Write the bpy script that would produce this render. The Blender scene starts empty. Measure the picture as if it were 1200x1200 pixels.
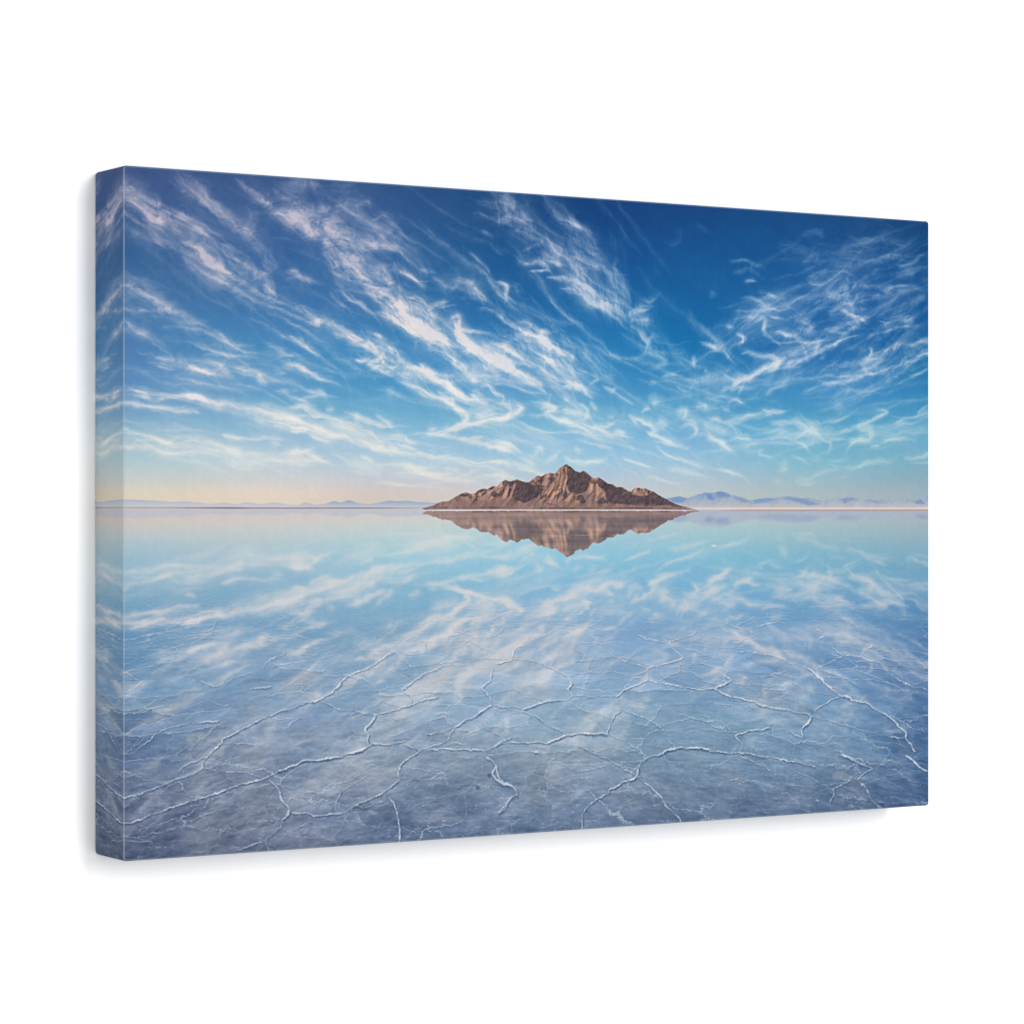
# A 12 x 18 inch stretched canvas print of a salt lake, hung flat on a white wall.
import bpy, bmesh, math
import numpy as np

# ------------------------------------------------------------------ real sizes (metres)
H = 0.3048            # canvas height
W = H * 1.5           # canvas width
T = 0.0318            # depth of the stretcher bars
R = 0.0011            # rounding of the wrapped edges
NV, NU = 1066, 1600   # resolution of the procedural print

# ------------------------------------------------------------------ print-plane coordinates
# the picture content was traced with a reference grid; this takes a traced point to (u, v) on the cloth
def to_uv(x, y):
    p = np.asarray(x, float) - 600.0
    u = (p + 455.0) / (1038.0 - 0.1923 * p)
    v = (np.asarray(y, float) - 601.6) * (1 + 0.1923 * u) / 816.7 + 0.5
    return u, v
def to_r(x, y):
    u, v = to_uv(x, y)
    return u * NU, v * NV
uu = (np.arange(NU, dtype=np.float32) + 0.5) / NU
vv = (np.arange(NV, dtype=np.float32) + 0.5) / NV
GX = (600 + (-455 + 1038 * uu) / (1 + 0.1923 * uu))[None, :] * np.ones((NV, 1), np.float32)
GY = (601.6 + (vv[:, None] - 0.5) * 816.7 / (1 + 0.1923 * uu[None, :])).astype(np.float32)
GX = GX.astype(np.float32)

# ------------------------------------------------------------------ noise
rng = np.random.default_rng(7)
NT = 512
def tile_noise(octs, n=NT, seed=0, gain=0.5):
    r = np.random.default_rng(seed)
    out = np.zeros((n, n), np.float32); amp = 1.0; tot = 0
    for o in range(octs):
        c = 8 * 2 ** o
        if c > n: break
        g = r.random((c, c)).astype(np.float32)
        t = np.arange(n) * c / n; i = t.astype(int); f = (t - i); f = (f * f * (3 - 2 * f)).astype(np.float32)
        j = (i + 1) % c
        a = g[i][:, i] * (1 - f)[None, :] + g[i][:, j] * f[None, :]
        b = g[j][:, i] * (1 - f)[None, :] + g[j][:, j] * f[None, :]
        out += amp * (a * (1 - f)[:, None] + b * f[:, None]); tot += amp; amp *= gain
    out /= tot
    out = (out - out.mean()) / (out.std() + 1e-6)
    return out
TN = [tile_noise(6, seed=s) for s in range(6)]
TF = [tile_noise(6, seed=20 + s, gain=0.75) for s in range(4)]
def samp(t, x, y):
    """bilinear lookup, one cell of the lowest octave = 1 unit"""
    n = t.shape[0]
    x = np.asarray(x, np.float32) * (n / 8); y = np.asarray(y, np.float32) * (n / 8)
    xi = np.floor(x).astype(np.int32); yi = np.floor(y).astype(np.int32)
    fx = x - xi; fy = y - yi
    x0 = xi % n; x1 = (xi + 1) % n; y0 = yi % n; y1 = (yi + 1) % n
    return (t[y0, x0] * (1 - fx) + t[y0, x1] * fx) * (1 - fy) + (t[y1, x0] * (1 - fx) + t[y1, x1] * fx) * fy
def blur(a, rx, ry):
    def b1(a, r, ax):
        r = int(r)
        if r < 1: return a
        p = [(0, 0)] * a.ndim; p[ax] = (r + 1, r)
        c = np.cumsum(np.pad(a, p, mode='edge'), axis=ax, dtype=np.float64)
        n = a.shape[ax]
        hi = np.take(c, np.arange(2 * r + 1, 2 * r + 1 + n), axis=ax); lo = np.take(c, np.arange(0, n), axis=ax)
        return ((hi - lo) / (2 * r + 1)).astype(np.float32)
    for _ in range(2):
        a = b1(a, rx, 1); a = b1(a, ry, 0)
    return a
def ss(a, b, x):
    t = np.clip((x - a) / (b - a), 0, 1); return t * t * (3 - 2 * t)
RXX, RYY = np.meshgrid(np.arange(NU, dtype=np.float32), np.arange(NV, dtype=np.float32))
WX = samp(TN[0], RXX / 70, RYY / 55) * 4.2 + samp(TN[1], RXX / 22, RYY / 18) * 1.7
WY = samp(TN[2], RXX / 70, RYY / 55) * 3.6 + samp(TN[3], RXX / 22, RYY / 18) * 1.5

# ------------------------------------------------------------------ brushes
def catmull(P, n=5):
    P = np.asarray(P, float)
    if len(P) == 2: 
        t = np.linspace(0, 1, 5)[:, None]; return P[0] * (1 - t) + P[1] * t
    Q = np.vstack([2 * P[0] - P[1], P, 2 * P[-1] - P[-2]]); out = []
    for i in range(1, len(Q) - 2):
        for t in np.arange(n) / n:
            out.append(0.5 * ((2 * Q[i]) + (-Q[i-1] + Q[i+1]) * t + (2*Q[i-1] - 5*Q[i] + 4*Q[i+1] - Q[i+2]) * t*t
                              + (-Q[i-1] + 3*Q[i] - 3*Q[i+1] + Q[i+2]) * t**3))
    out.append(Q[-2]); return np.array(out)
def nearest(C, x0, x1, y0, y1, px, py):
    best = np.full(px.shape, 1e18, np.float32); S = np.zeros_like(best); D = np.zeros_like(best)
    acc = 0.0
    for a, b in zip(C[:-1], C[1:]):
        d = b - a; L = math.hypot(*d) + 1e-6
        t = np.clip(((px - a[0]) * d[0] + (py - a[1]) * d[1]) / (L * L), 0, 1)
        ex = px - a[0] - t * d[0]; ey = py - a[1] - t * d[1]
        q = ex * ex + ey * ey; m = q < best
        best = np.where(m, q, best); S = np.where(m, acc + t * L, S)
        D = np.where(m, (d[0] * ey - d[1] * ex) / L, D); acc += L
    return np.sqrt(best), S, D, acc
def stroke(A, pts, w, a, warp=1.0, fib=0.75, taper=0.22, seed=0, power=1.25):
    C = catmull(pts); m = w * 2.6 + 12
    x0, x1 = int(max(0, C[:, 0].min() - m)), int(min(NU, C[:, 0].max() + m))
    y0, y1 = int(max(0, C[:, 1].min() - m)), int(min(NV, C[:, 1].max() + m))
    if x1 <= x0 or y1 <= y0: return
    sl = (slice(y0, y1), slice(x0, x1))
    k = warp * min(1.4, 0.35 + w / 16)
    px = RXX[sl] + WX[sl] * k; py = RYY[sl] + WY[sl] * k
    dist, S, D, L = nearest(C, x0, x1, y0, y1, px, py)
    tt = S / L
    env = np.clip(np.minimum(tt, 1 - tt) / taper, 0, 1) ** 0.7
    if C[0][0] < 6: env = np.clip((1 - tt) / taper, 0, 1) ** 0.7
    if C[-1][0] > NU - 8: env = np.clip(tt / taper, 0, 1) ** 0.7
    wl = w * (0.55 + 0.45 * env)
    al = np.exp(-(dist / wl) ** power)
    n = samp(TF[seed % 4], S / 95 + seed * 1.7, D / 7.5 + seed * 2.3 + samp(TN[4], S / 40, D / 30) * 0.15)
    n2 = samp(TN[(seed + 1) % 4], S / 60 + seed, D / 16 + seed * 3.1)
    f = np.clip(1 + fib * (0.40 * n + 0.24 * n2), 0, 2.0)
    al = np.clip(al * f * (0.35 + 0.65 * env), 0, 1) * a
    A[sl] = 1 - (1 - A[sl]) * (1 - al)
def parse(txt):
    for ln in txt.strip().splitlines():
        ln = ln.split('#')[0].strip()
        if not ln: continue
        for item in ln.split(';'):
            item = item.strip()
            if not item: continue
            head, pts = item.split(':')
            w, a = [float(q) for q in head.split()]
            P = [tuple(float(q) for q in p.split(',')) for p in pts.split()]
            yield w, a, P
def tile_strokes(txt, ox, oy, s):
    out = []
    for w, a, P in parse(txt):
        out.append((w * s, a, [(ox + p[0] * s, oy + p[1] * s) for p in P]))
    return out
S4 = 260 / 1200
SKY = []
SKY += tile_strokes('''
35 .3: 480,95 560,180 680,260 760,340 850,400 950,480 1020,580; 14 .3: 520,110 640,210 740,320 800,380
40 .3: 205,150 260,190 330,250 440,320 560,380 680,450; 30 .5: 205,235 290,285 350,350 420,400 500,460 580,500 680,560 760,630 860,690 960,750 1080,800 1200,860
28 .4: 340,360 400,395 450,410; 22 .45: 570,490 640,540 720,600 780,650; 10 .35: 520,560 620,620 720,680 820,740 940,800 1060,850 1200,905
12 .35: 205,325 260,360 300,390; 18 .25: 300,400 380,470 450,520; 26 .35: 640,480 740,520 800,570 900,640 980,700 1050,760 1130,810 1200,845
16 .35: 205,215 260,250 320,300 380,340; 12 .3: 400,330 470,360 540,390 640,440; 10 .3: 430,310 520,350 600,400 680,460
20 .4: 920,640 990,660 1010,720 960,730; 18 .3: 960,560 1020,600 1040,640; 14 .3: 1060,640 1140,620 1180,660; 8 .35: 1090,680 1160,655 1190,665
22 .45: 790,120 860,160 920,220 990,270 1060,320 1140,370 1200,430; 22 .4: 940,230 1030,270 1110,310 1200,370; 30 .25: 1030,190 1120,260 1200,310; 20 .15: 1050,160 1130,180 1200,190
30 .12: 850,250 900,330 870,420 960,500; 8 .15: 1000,450 1080,455 1140,480
16 .45: 205,690 280,740 360,790 420,820 500,870 560,900 640,940 720,990 760,1015
8 .45: 270,855 330,855; 10 .35: 330,860 420,855 500,870 540,890; 18 .15: 205,680 300,690 420,720; 10 .2: 205,850 260,860; 18 .4: 220,930 290,960 340,975; 10 .2: 440,900 540,920 600,930
10 .3: 980,860 1060,890 1140,940 1200,970; 8 .2: 880,880 980,930 1060,990 1100,1015; 60 .12: 205,760 350,800 500,860; 70 .10: 500,560 700,700 900,800
''', 100, 180, S4)
SKY += tile_strokes('''
35 .2: 0,130 90,110 180,150; 20 .15: 200,140 300,130 360,120; 22 .25: 350,190 440,200 400,220; 25 .12: 230,260 330,230 380,260; 12 .2: 440,310 500,290 540,310; 12 .3: 540,330 580,360; 18 .2: 560,430 610,440
32 .6: 0,240 60,310 120,380 190,450 260,510 330,560 400,620 460,670 530,730 580,790; 30 .5: 30,210 90,240 130,310 200,370 270,410 330,460; 50 .35: 60,250 200,340 320,400 440,470 560,470
18 .4: 330,470 420,460 520,465 560,480; 20 .4: 340,480 380,530 410,560; 14 .5: 230,500 330,560 420,640 480,690 540,740; 8 .5: 400,670 450,720 480,760
34 .75: 480,700 540,750 600,810 660,870 720,920 790,970 850,1015; 22 .6: 460,820 540,840 620,880 680,930 760,980 810,1010
18 .35: 430,560 500,590 540,650 560,700; 12 .35: 480,560 540,570 620,610 690,650 770,670; 8 .3: 560,560 600,600 680,640
20 .55: 630,740 690,740 740,780 770,840 760,880; 12 .45: 740,790 800,770 850,755; 22 .55: 850,850 900,850 900,910 950,980 990,1015; 12 .3: 900,910 980,920 1060,940; 8 .5: 870,860 930,950 980,1010
34 .3: 780,620 860,660 920,640 980,690 1030,740 1080,770; 14 .35: 900,680 980,720 1030,745; 14 .5: 1030,800 1100,820 1150,860 1200,890; 8 .3: 1120,800 1180,860
16 .25: 1000,200 1080,220 1160,240 1200,250; 12 .25: 1120,190 1200,220; 18 .3: 1000,270 1090,300 1200,320; 10 .2: 1050,370 1100,400; 18 .22: 930,470 1010,540 1080,600; 10 .15: 1080,450 1140,500; 14 .4: 1130,655 1180,670 1180,720; 10 .2: 700,580 780,590
10 .35: 160,460 240,530 280,570; 14 .35: 225,575 290,590; 7 .4: 280,680 340,740 400,790 440,830; 8 .25: 210,690 260,740 320,790; 10 .2: 240,610 300,670; 14 .35: 0,600 60,610 130,630
18 .6: 0,770 90,820 180,870 260,910 330,950 400,985 450,1015; 8 .4: 0,830 100,860 200,890; 34 .25: 0,800 150,860 300,940
8 .25: 0,870 80,910 160,960; 8 .35: 0,950 70,985 120,1010; 8 .35: 450,935 490,950; 12 .5: 530,1000 570,1010; 20 .3: 1060,1000 1140,990 1200,1010; 90 .14: 80,250 250,380 400,560; 80 .14: 600,780 800,880 1000,980; 80 .12: 150,130 350,250 480,380
''', 340, 190, S4)
SKY += tile_strokes('''
26 .3: 0,90 60,130 130,180 180,210; 18 .3: 0,210 80,210 160,230; 20 .28: 250,100 330,180 420,240 490,270 540,340; 10 .35: 380,215 430,240 490,265
24 .4: 110,280 200,290 260,330 220,350; 16 .35: 100,420 160,450 240,430 290,470; 6 .4: 190,495 290,485; 24 .45: 270,360 330,400 390,440 430,490 480,530; 18 .35: 360,390 460,430 560,470 620,500; 20 .3: 230,410 290,430 350,450
16 .5: 290,540 370,520 430,550 500,590 540,620; 18 .45: 360,590 430,590 500,640 560,680 640,730 700,770; 42 .42: 440,560 520,610 600,650 680,700 730,750; 30 .4: 560,650 640,650 700,680
26 .28: 610,500 660,560 720,600 740,640; 14 .2: 660,430 650,480 690,540; 20 .1: 640,330 680,380; 30 .5: 730,740 780,700 830,690; 14 .3: 800,640 840,660 870,640; 26 .4: 740,780 800,770 850,770; 12 .35: 740,800 790,840 830,890 820,920; 14 .25: 850,820 900,860
10 .2: 760,970 800,940 860,950 920,980; 10 .4: 10,560 60,570 70,620 90,650; 14 .2: 60,570 120,570 150,620; 14 .2: 100,650 200,710 330,760 420,790
15 .45: 0,720 60,770 120,810 190,840 260,870 320,910 380,960 430,1000; 16 .35: 120,770 200,790 250,820 300,820; 9 .4: 240,870 250,830 290,810; 8 .5: 0,700 40,760; 50 .3: 0,820 150,900 300,940 420,1010
9 .45: 0,900 100,940 180,990 220,1015; 22 .6: 0,960 60,990 100,1015; 16 .25: 420,890 480,940 560,990 590,1015; 22 .1: 950,320 960,360 1000,260; 14 .1: 1080,240 1150,270; 14 .08: 850,480 900,520
16 .25: 1050,720 1080,790 1150,850 1200,900; 12 .3: 1120,910 1200,915; 10 .35: 1070,950 1090,1000; 16 .2: 1160,620 1200,630; 80 .16: 50,180 220,320 420,440; 90 .18: 350,380 560,560 700,660; 60 .12: 380,300 520,380 640,480; 70 .12: 700,620 820,780 880,860
''', 580, 210, S4)
SKY += tile_strokes('''
14 .2: 500,200 570,190 620,215; 30 .12: 400,290 470,270 560,300; 26 .2: 490,360 560,310 600,300; 40 .14: 820,190 900,160 1000,200; 30 .14: 760,290 860,260 940,230 1060,250; 16 .25: 930,330 1010,320 1040,330; 12 .35: 1020,375 1080,370 1150,325; 18 .2: 1070,420 1120,400
16 .3: 530,430 600,400 640,390; 14 .3: 530,440 560,480 600,480; 50 .3: 620,480 700,440 800,460 880,450; 24 .4: 640,510 700,540 740,500 790,480 850,470; 20 .45: 700,540 760,580 790,560; 24 .4: 660,620 720,600 770,620 830,650; 26 .35: 620,720 700,700 800,670 860,650; 60 .18: 600,430 700,480 820,560 900,540; 18 .3: 870,480 960,490 1000,500; 10 .25: 930,500 1000,490 1080,490; 14 .25: 880,540 930,545
24 .3: 920,660 1000,660 1080,640; 20 .25: 960,680 1010,700; 8 .25: 860,770 960,730 1080,705; 8 .2: 900,640 1000,600 1080,560; 90 .14: 560,330 760,360 960,380; 90 .14: 640,560 780,580 880,600
10 .25: 110,360 190,355 260,385; 10 .28: 140,415 220,405 280,440; 8 .35: 190,470 250,462; 12 .3: 270,520 330,530 380,550; 12 .3: 170,555 240,565 330,600 400,620; 12 .25: 140,625 240,620 350,610; 10 .35: 190,665 270,655; 8 .3: 330,655 400,660; 34 .18: 400,550 480,600 560,650
16 .35: 80,700 120,700; 16 .45: 250,690 310,680 300,740 340,770; 20 .5: 310,760 400,740 480,770; 12 .5: 370,740 440,750 490,770; 18 .4: 460,680 530,680 560,710 500,730; 10 .5: 520,720 560,700; 8 .3: 370,800 460,790 560,785 660,770
10 .5: 140,745 190,760 195,790 160,800; 12 .35: 0,820 60,820 90,790; 12 .4: 60,820 90,850 120,885; 16 .6: 160,1010 230,975 290,940 360,920 440,900 520,870 590,835 680,800 740,770; 12 .4: 180,855 270,870 340,880 380,890 380,930; 12 .4: 500,800 520,850; 12 .35: 560,850 600,790; 14 .2: 640,720 740,750 745,770; 6 .4: 600,880 625,865
10 .45: 70,960 110,985 160,1005; 14 .4: 130,930 180,970 220,975; 34 .25: 300,960 420,930 500,900; 10 .35: 580,965 640,930 690,900; 13 .5: 640,950 740,920 840,890 890,860 960,830; 10 .3: 840,890 890,850 880,820; 14 .45: 960,830 1060,810 1140,790 1200,775; 12 .25: 820,820 860,850; 8 .2: 1130,765 1160,790
18 .55: 620,1015 720,1000 800,980 860,960 940,940 1020,920 1100,890 1150,860 1200,850; 10 .5: 850,920 860,950; 8 .4: 1150,830 1170,860; 6 .3: 1080,970 1200,930; 70 .12: 250,720 450,740 600,720
''', 830, 230, S4)
SKY += tile_strokes('''
18 .6: 205,300 300,315 400,325 470,335 560,345 640,355 720,375 820,395 900,405 1000,430 1080,440 1150,465 1200,480; 14 .4: 230,290 340,320; 10 .4: 300,345 360,345; 8 .4: 380,355 440,355; 10 .5: 560,340 660,355; 12 .6: 700,380 740,380; 24 .45: 880,385 1000,410 1100,440 1200,470; 22 .4: 980,470 1060,490 1140,500; 8 .35: 890,460 960,465; 14 .5: 1150,500 1200,520; 5 .4: 1110,525 1150,530
11 .5: 205,380 260,390 330,400 420,410 500,425 600,430; 16 .4: 240,380 290,400; 9 .4: 580,425 610,440; 14 .1: 205,480 400,520 600,525
12 .55: 205,545 300,555 380,570 470,590 560,590 660,605 740,620 820,640; 10 .3: 380,575 460,600; 18 .35: 740,625 830,640; 7 .5: 205,600 300,610 400,630 520,645 620,655 720,668; 28 .3: 400,590 600,630 850,670 1100,690
9 .5: 725,548 820,555; 10 .4: 820,560 900,560 980,565 1080,580; 16 .35: 1000,590 1050,600; 16 .5: 1060,660 1140,650 1200,640; 12 .5: 960,685 1080,695 1200,712; 24 .35: 1100,640 1200,680
11 .5: 290,110 380,125 450,140 510,160 570,185 640,210 720,230; 14 .4: 480,110 520,150 560,180; 10 .25: 330,20 400,80 470,130; 5 .35: 380,170 440,180 480,190; 8 .25: 500,220 600,265 700,280 800,300 900,315
13 .45: 640,150 700,170 750,210 790,240; 16 .6: 800,185 860,205 910,215 940,245 980,270; 8 .5: 900,215 930,195; 8 .35: 540,50 600,75 680,95 780,115 900,125 1000,155; 10 .35: 690,0 750,30 830,80 920,110; 9 .3: 960,50 1030,90 1080,110; 14 .3: 1000,120 1100,120 1200,135; 8 .3: 1080,10 1150,50 1200,75
16 .55: 1060,175 1120,180 1170,190 1190,210; 8 .35: 1030,210 1080,230; 9 .45: 1020,310 1080,320 1110,320; 8 .4: 1070,320 1140,355 1200,385; 18 .25: 1150,400 1200,410; 22 .3: 280,10 330,20; 16 .12: 400,40 500,50; 50 .15: 700,60 900,130 1150,160; 60 .12: 500,160 700,240 900,290; 50 .15: 800,420 1000,470 1200,510
''', 100, 390, S4)
SKY += tile_strokes('''
9 .45: 0,20 100,80 180,130 240,180 290,210; 18 .25: 0,120 100,160 220,200; 11 .5: 0,180 50,190 80,200 130,240 190,265; 14 .5: 50,185 70,210; 12 .2: 240,90 300,160 390,220; 24 .12: 60,0 200,40 260,100
22 .7: 250,0 330,30 400,65 460,95 500,140 560,170 620,210 700,235 780,255; 12 .7: 350,145 400,155 460,150 490,130; 20 .6: 400,160 470,185 520,220; 14 .6: 520,225 540,215; 36 .4: 480,120 560,190 680,240
13 .75: 530,70 570,95 610,140 660,180 720,200 770,235 830,260 900,310 980,340 1050,350; 8 .5: 560,110 640,170 740,230 800,250; 14 .6: 700,160 730,190 770,230; 24 .5: 840,240 870,290 930,320; 22 .5: 980,300 1040,340 1060,360
14 .6: 560,260 620,275 690,300 760,325 820,355 880,385 920,410; 12 .4: 620,260 650,245; 22 .45: 780,290 840,310 900,340 960,360; 12 .3: 690,320 740,350; 10 .4: 860,330 890,390
26 .7: 650,0 720,20 790,50 850,90 900,125; 24 .6: 720,0 800,40 860,80; 20 .7: 880,0 940,50 1000,90 1070,130 1140,170 1200,200; 26 .5: 930,100 1000,110 1080,160 1160,200 1200,215; 10 .6: 880,150 905,150; 16 .5: 940,165 950,200; 26 .35: 960,170 1050,200 1140,220; 12 .4: 990,240 1010,230
30 .25: 1030,80 1120,90 1200,110; 14 .4: 1150,130 1200,180; 14 .6: 1040,280 1080,270 1100,300 1140,340; 12 .5: 1140,340 1160,330; 14 .3: 1150,380 1190,400
13 .85: 740,545 800,540 860,520 930,500 1000,490 1070,475 1140,460 1190,435 1190,410; 18 .6: 900,415 950,440 960,470 920,500; 40 .4: 960,400 1020,420 1060,390 1100,420; 26 .5: 1010,470 1080,440 1120,420; 13 .45: 740,520 790,520; 8 .5: 835,490 850,510; 8 .5: 880,415 940,425; 26 .4: 1060,360 1080,400
9 .45: 660,540 740,545 860,560 940,580 1040,600 1120,620 1200,650; 9 .5: 910,575 970,570 1040,560; 18 .45: 1040,600 1120,600 1200,610; 13 .4: 500,320 550,325; 6 .3: 440,250 460,245
14 .25: 0,350 60,370 130,340 180,350; 12 .3: 80,320 150,325 180,350; 12 .5: 190,410 230,410
18 .75: 0,440 60,465 120,500 200,540 300,570 420,590 540,610 640,625 760,640 860,665 960,685 1060,695 1140,710 1200,725
14 .5: 0,400 100,410 180,450 260,480 340,505 400,520 440,550; 14 .6: 290,430 350,450 400,475 470,490 540,490; 12 .5: 340,440 370,460; 9 .4: 450,440 530,480 550,510; 22 .5: 60,510 130,530 180,560 260,570; 18 .5: 200,480 300,520 420,560 520,580; 8 .5: 100,540 160,575 230,585; 12 .45: 440,545 540,550 620,560 700,600; 10 .35: 620,540 650,580; 20 .35: 100,430 160,440; 12 .5: 0,500 70,510; 5 .4: 0,525 80,530; 60 .2: 100,480 350,540 650,600
18 .6: 0,660 60,650 110,640 120,670 180,700; 14 .4: 0,690 100,700 190,710; 10 .3: 230,655 290,670 380,690 420,700; 12 .5: 380,665 430,680 450,690; 20 .25: 300,700 420,710 520,710
8 .2: 300,745 400,750 480,750; 14 .45: 470,700 560,700 640,710 700,740 800,770 900,790 1000,800; 18 .45: 560,740 660,740 760,760 860,770; 12 .35: 600,700 680,720 760,715; 9 .3: 840,730 920,730; 18 .3: 900,770 980,750 1030,745; 18 .3: 1000,790 1100,775 1200,780; 7 .35: 450,805 600,815 740,825 830,835; 30 .2: 450,720 700,745 1000,780
''', 340, 390, S4)
SKY += tile_strokes('''
9 .45: 20,60 100,110 180,150 230,190 280,230 340,280; 24 .55: 0,130 50,160 100,200 160,240 220,270 260,320; 22 .4: 0,180 60,200 140,240; 18 .4: 120,10 200,20 250,40 300,70 360,110 420,160; 12 .5: 240,0 270,40; 60 .3: 80,60 220,110 360,170 450,260
18 .65: 190,170 250,200 310,240 370,280 440,300 500,330; 24 .55: 380,240 430,280 480,310 520,350; 16 .4: 300,200 360,200; 14 .35: 270,140 330,170; 14 .3: 340,30 420,80 480,120 540,170 630,215; 10 .25: 580,235 640,235
10 .3: 430,190 490,220; 12 .45: 510,230 560,250 540,270; 12 .5: 580,290 620,320 640,310; 8 .3: 620,320 680,360 740,390; 7 .3: 0,270 80,280 160,310 260,330; 9 .3: 0,310 50,340 40,370
13 .75: 0,465 60,450 110,430 150,410 120,390; 16 .35: 0,380 60,380 120,390; 7 .4: 0,470 100,460; 13 .6: 190,370 260,380 320,400 270,430 310,455 380,480 460,500 540,520; 16 .5: 240,400 290,400 330,400; 7 .4: 170,440 260,440; 12 .5: 340,460 400,465
8 .4: 380,360 410,370; 16 .5: 360,410 430,430 480,440; 14 .45: 460,380 500,420 480,450; 11 .35: 510,370 550,420; 12 .65: 470,480 530,500 600,530 680,550 740,570; 12 .5: 520,490 580,500 640,480; 14 .5: 640,520 690,540; 12 .3: 600,460 640,450
16 .45: 680,430 700,430; 12 .4: 780,420 810,400 830,400; 16 .6: 740,460 800,480 840,500 860,530 820,540; 18 .4: 860,520 920,480; 11 .65: 810,535 870,560 940,575 990,595; 12 .4: 720,440 760,490; 30 .25: 870,460 920,490
10 .45: 850,380 880,380; 7 .4: 930,400 940,380; 16 .55: 970,415 1030,425 1020,450; 20 .55: 1080,390 1140,400 1120,410; 20 .25: 820,340 900,360; 22 .25: 1120,330 1200,350
12 .5: 900,240 950,225 980,215; 8 .35: 840,260 870,270; 8 .3: 970,290 1010,310 1040,320; 10 .45: 1070,250 1080,270; 7 .3: 1040,320 1070,280; 8 .3: 1130,215 1150,210; 9 .35: 760,130 770,150; 10 .25: 830,80 850,30 870,20; 12 .25: 860,110 920,150 860,180; 8 .3: 1070,120 1090,160; 18 .25: 780,0 830,30; 12 .3: 1100,60 1200,90
18 .5: 1000,510 1060,490 1090,520 1060,540; 18 .5: 1090,530 1150,550 1200,580; 14 .45: 1130,470 1200,470; 12 .4: 1130,490 1170,520; 7 .35: 100,460 200,505 300,530 370,545
8 .35: 400,510 520,560 640,590 740,625 860,650 960,680; 9 .35: 440,570 540,595 640,625; 9 .5: 860,610 960,655 1060,690 1160,720 1200,735; 6 .5: 700,690 760,695 840,720; 16 .35: 930,720 1040,740 1140,770; 9 .3: 700,740 800,760 900,790 1000,810
14 .5: 0,600 60,610 130,650; 14 .5: 0,620 80,640; 14 .55: 0,700 100,720 200,740 300,750; 18 .55: 100,680 150,690 200,700; 9 .4: 190,660 230,620 240,640; 20 .4: 260,690 330,650; 8 .3: 200,610 240,615; 18 .45: 370,670 430,700 470,700; 10 .6: 440,720 520,705 620,690; 14 .4: 430,630 470,640; 30 .3: 150,650 250,670; 14 .3: 0,770 60,780
50 .2: 250,430 450,470 700,540; 60 .15: 600,420 800,460 950,520; 60 .14: 900,430 1050,480 1200,520
''', 580, 390, S4)
SKY += tile_strokes('''
12 .5: 60,300 120,295 170,270; 16 .35: 0,340 60,330 110,340; 9 .5: 90,370 130,350 200,370; 10 .5: 70,410 110,410; 8 .4: 60,385 75,400; 8 .3: 160,330 190,280; 12 .35: 310,330 360,300 440,280; 14 .2: 400,250 450,270; 10 .5: 490,330 560,300 640,270 760,260
22 .2: 640,380 700,350 740,320 900,315; 20 .35: 680,390 740,410; 8 .2: 760,300 740,340; 12 .45: 300,410 340,430 420,420; 16 .35: 310,450 350,440
16 .5: 60,490 120,480 180,460 260,445; 14 .5: 110,490 150,530 170,560 240,575; 14 .4: 0,460 60,480; 14 .65: 0,540 30,580 70,600 120,640; 12 .5: 0,560 60,600 100,590; 14 .35: 20,530 90,540; 10 .4: 110,590 160,570 230,575
18 .45: 330,490 400,500 380,540 330,565; 10 .4: 350,480 450,480; 24 .5: 450,470 520,490 560,520 600,550; 18 .4: 550,470 590,500; 34 .4: 480,500 560,530 500,560; 13 .6: 600,570 650,590 650,615; 12 .35: 600,540 700,530 770,520; 9 .35: 590,490 680,470 760,450; 8 .45: 450,575 500,590 520,610; 12 .4: 380,560 460,570; 14 .4: 640,575 720,570
12 .5: 770,500 850,480 920,450 960,430 920,415; 20 .5: 810,500 870,520 870,570 790,590 770,615; 14 .4: 750,570 850,560; 15 .5: 860,500 960,510 1040,490 1120,470 1200,450; 8 .45: 1000,490 1050,465; 8 .5: 920,590 990,575 1070,570; 7 .45: 880,610 920,610; 24 .2: 880,570 960,560 1100,540 1200,520; 7 .25: 1120,440 1160,410; 8 .2: 1130,430 1180,400
8 .3: 170,630 240,640 290,630 270,650 330,670; 9 .25: 420,670 490,680 540,700; 7 .35: 640,700 740,685; 14 .2: 540,680 600,680; 10 .3: 650,715 700,740 600,755 500,780 440,820; 8 .2: 700,780 750,770; 14 .25: 470,810 560,800; 16 .45: 360,725 410,715; 16 .2: 350,800 400,800
10 .35: 720,740 820,720 920,700 1010,685; 12 .45: 1060,675 1120,660 1200,640; 6 .2: 1070,700 1200,685; 9 .45: 0,710 80,735 160,765 230,795; 50 .15: 400,500 600,540 750,560; 50 .15: 780,540 950,540 1150,520
''', 830, 390, S4)

def lin_grid(rows, X=GX, Y=GY):
    ys = np.array([r[0] for r in rows], float)
    xs = np.arange(140, 1096, 6.0)
    tab = np.zeros((len(rows), len(xs), 3))
    for i, (_, pts) in enumerate(rows):
        for c in range(3):
            tab[i, :, c] = np.interp(xs, [p[0] for p in pts], [p[1][c] for p in pts])
    fy = np.interp(Y, ys, np.arange(len(rows))); fx = np.clip((X - 140) / 6.0, 0, len(xs) - 1.001)
    iy = np.clip(fy.astype(int), 0, len(rows) - 2); ix = fx.astype(int); ty = (fy - iy)[..., None]; tx = (fx - ix)[..., None]
    return ((tab[iy, ix] * (1 - tx) + tab[iy, ix + 1] * tx) * (1 - ty) + (tab[iy + 1, ix] * (1 - tx) + tab[iy + 1, ix + 1] * tx) * ty).astype(np.float32)

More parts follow.
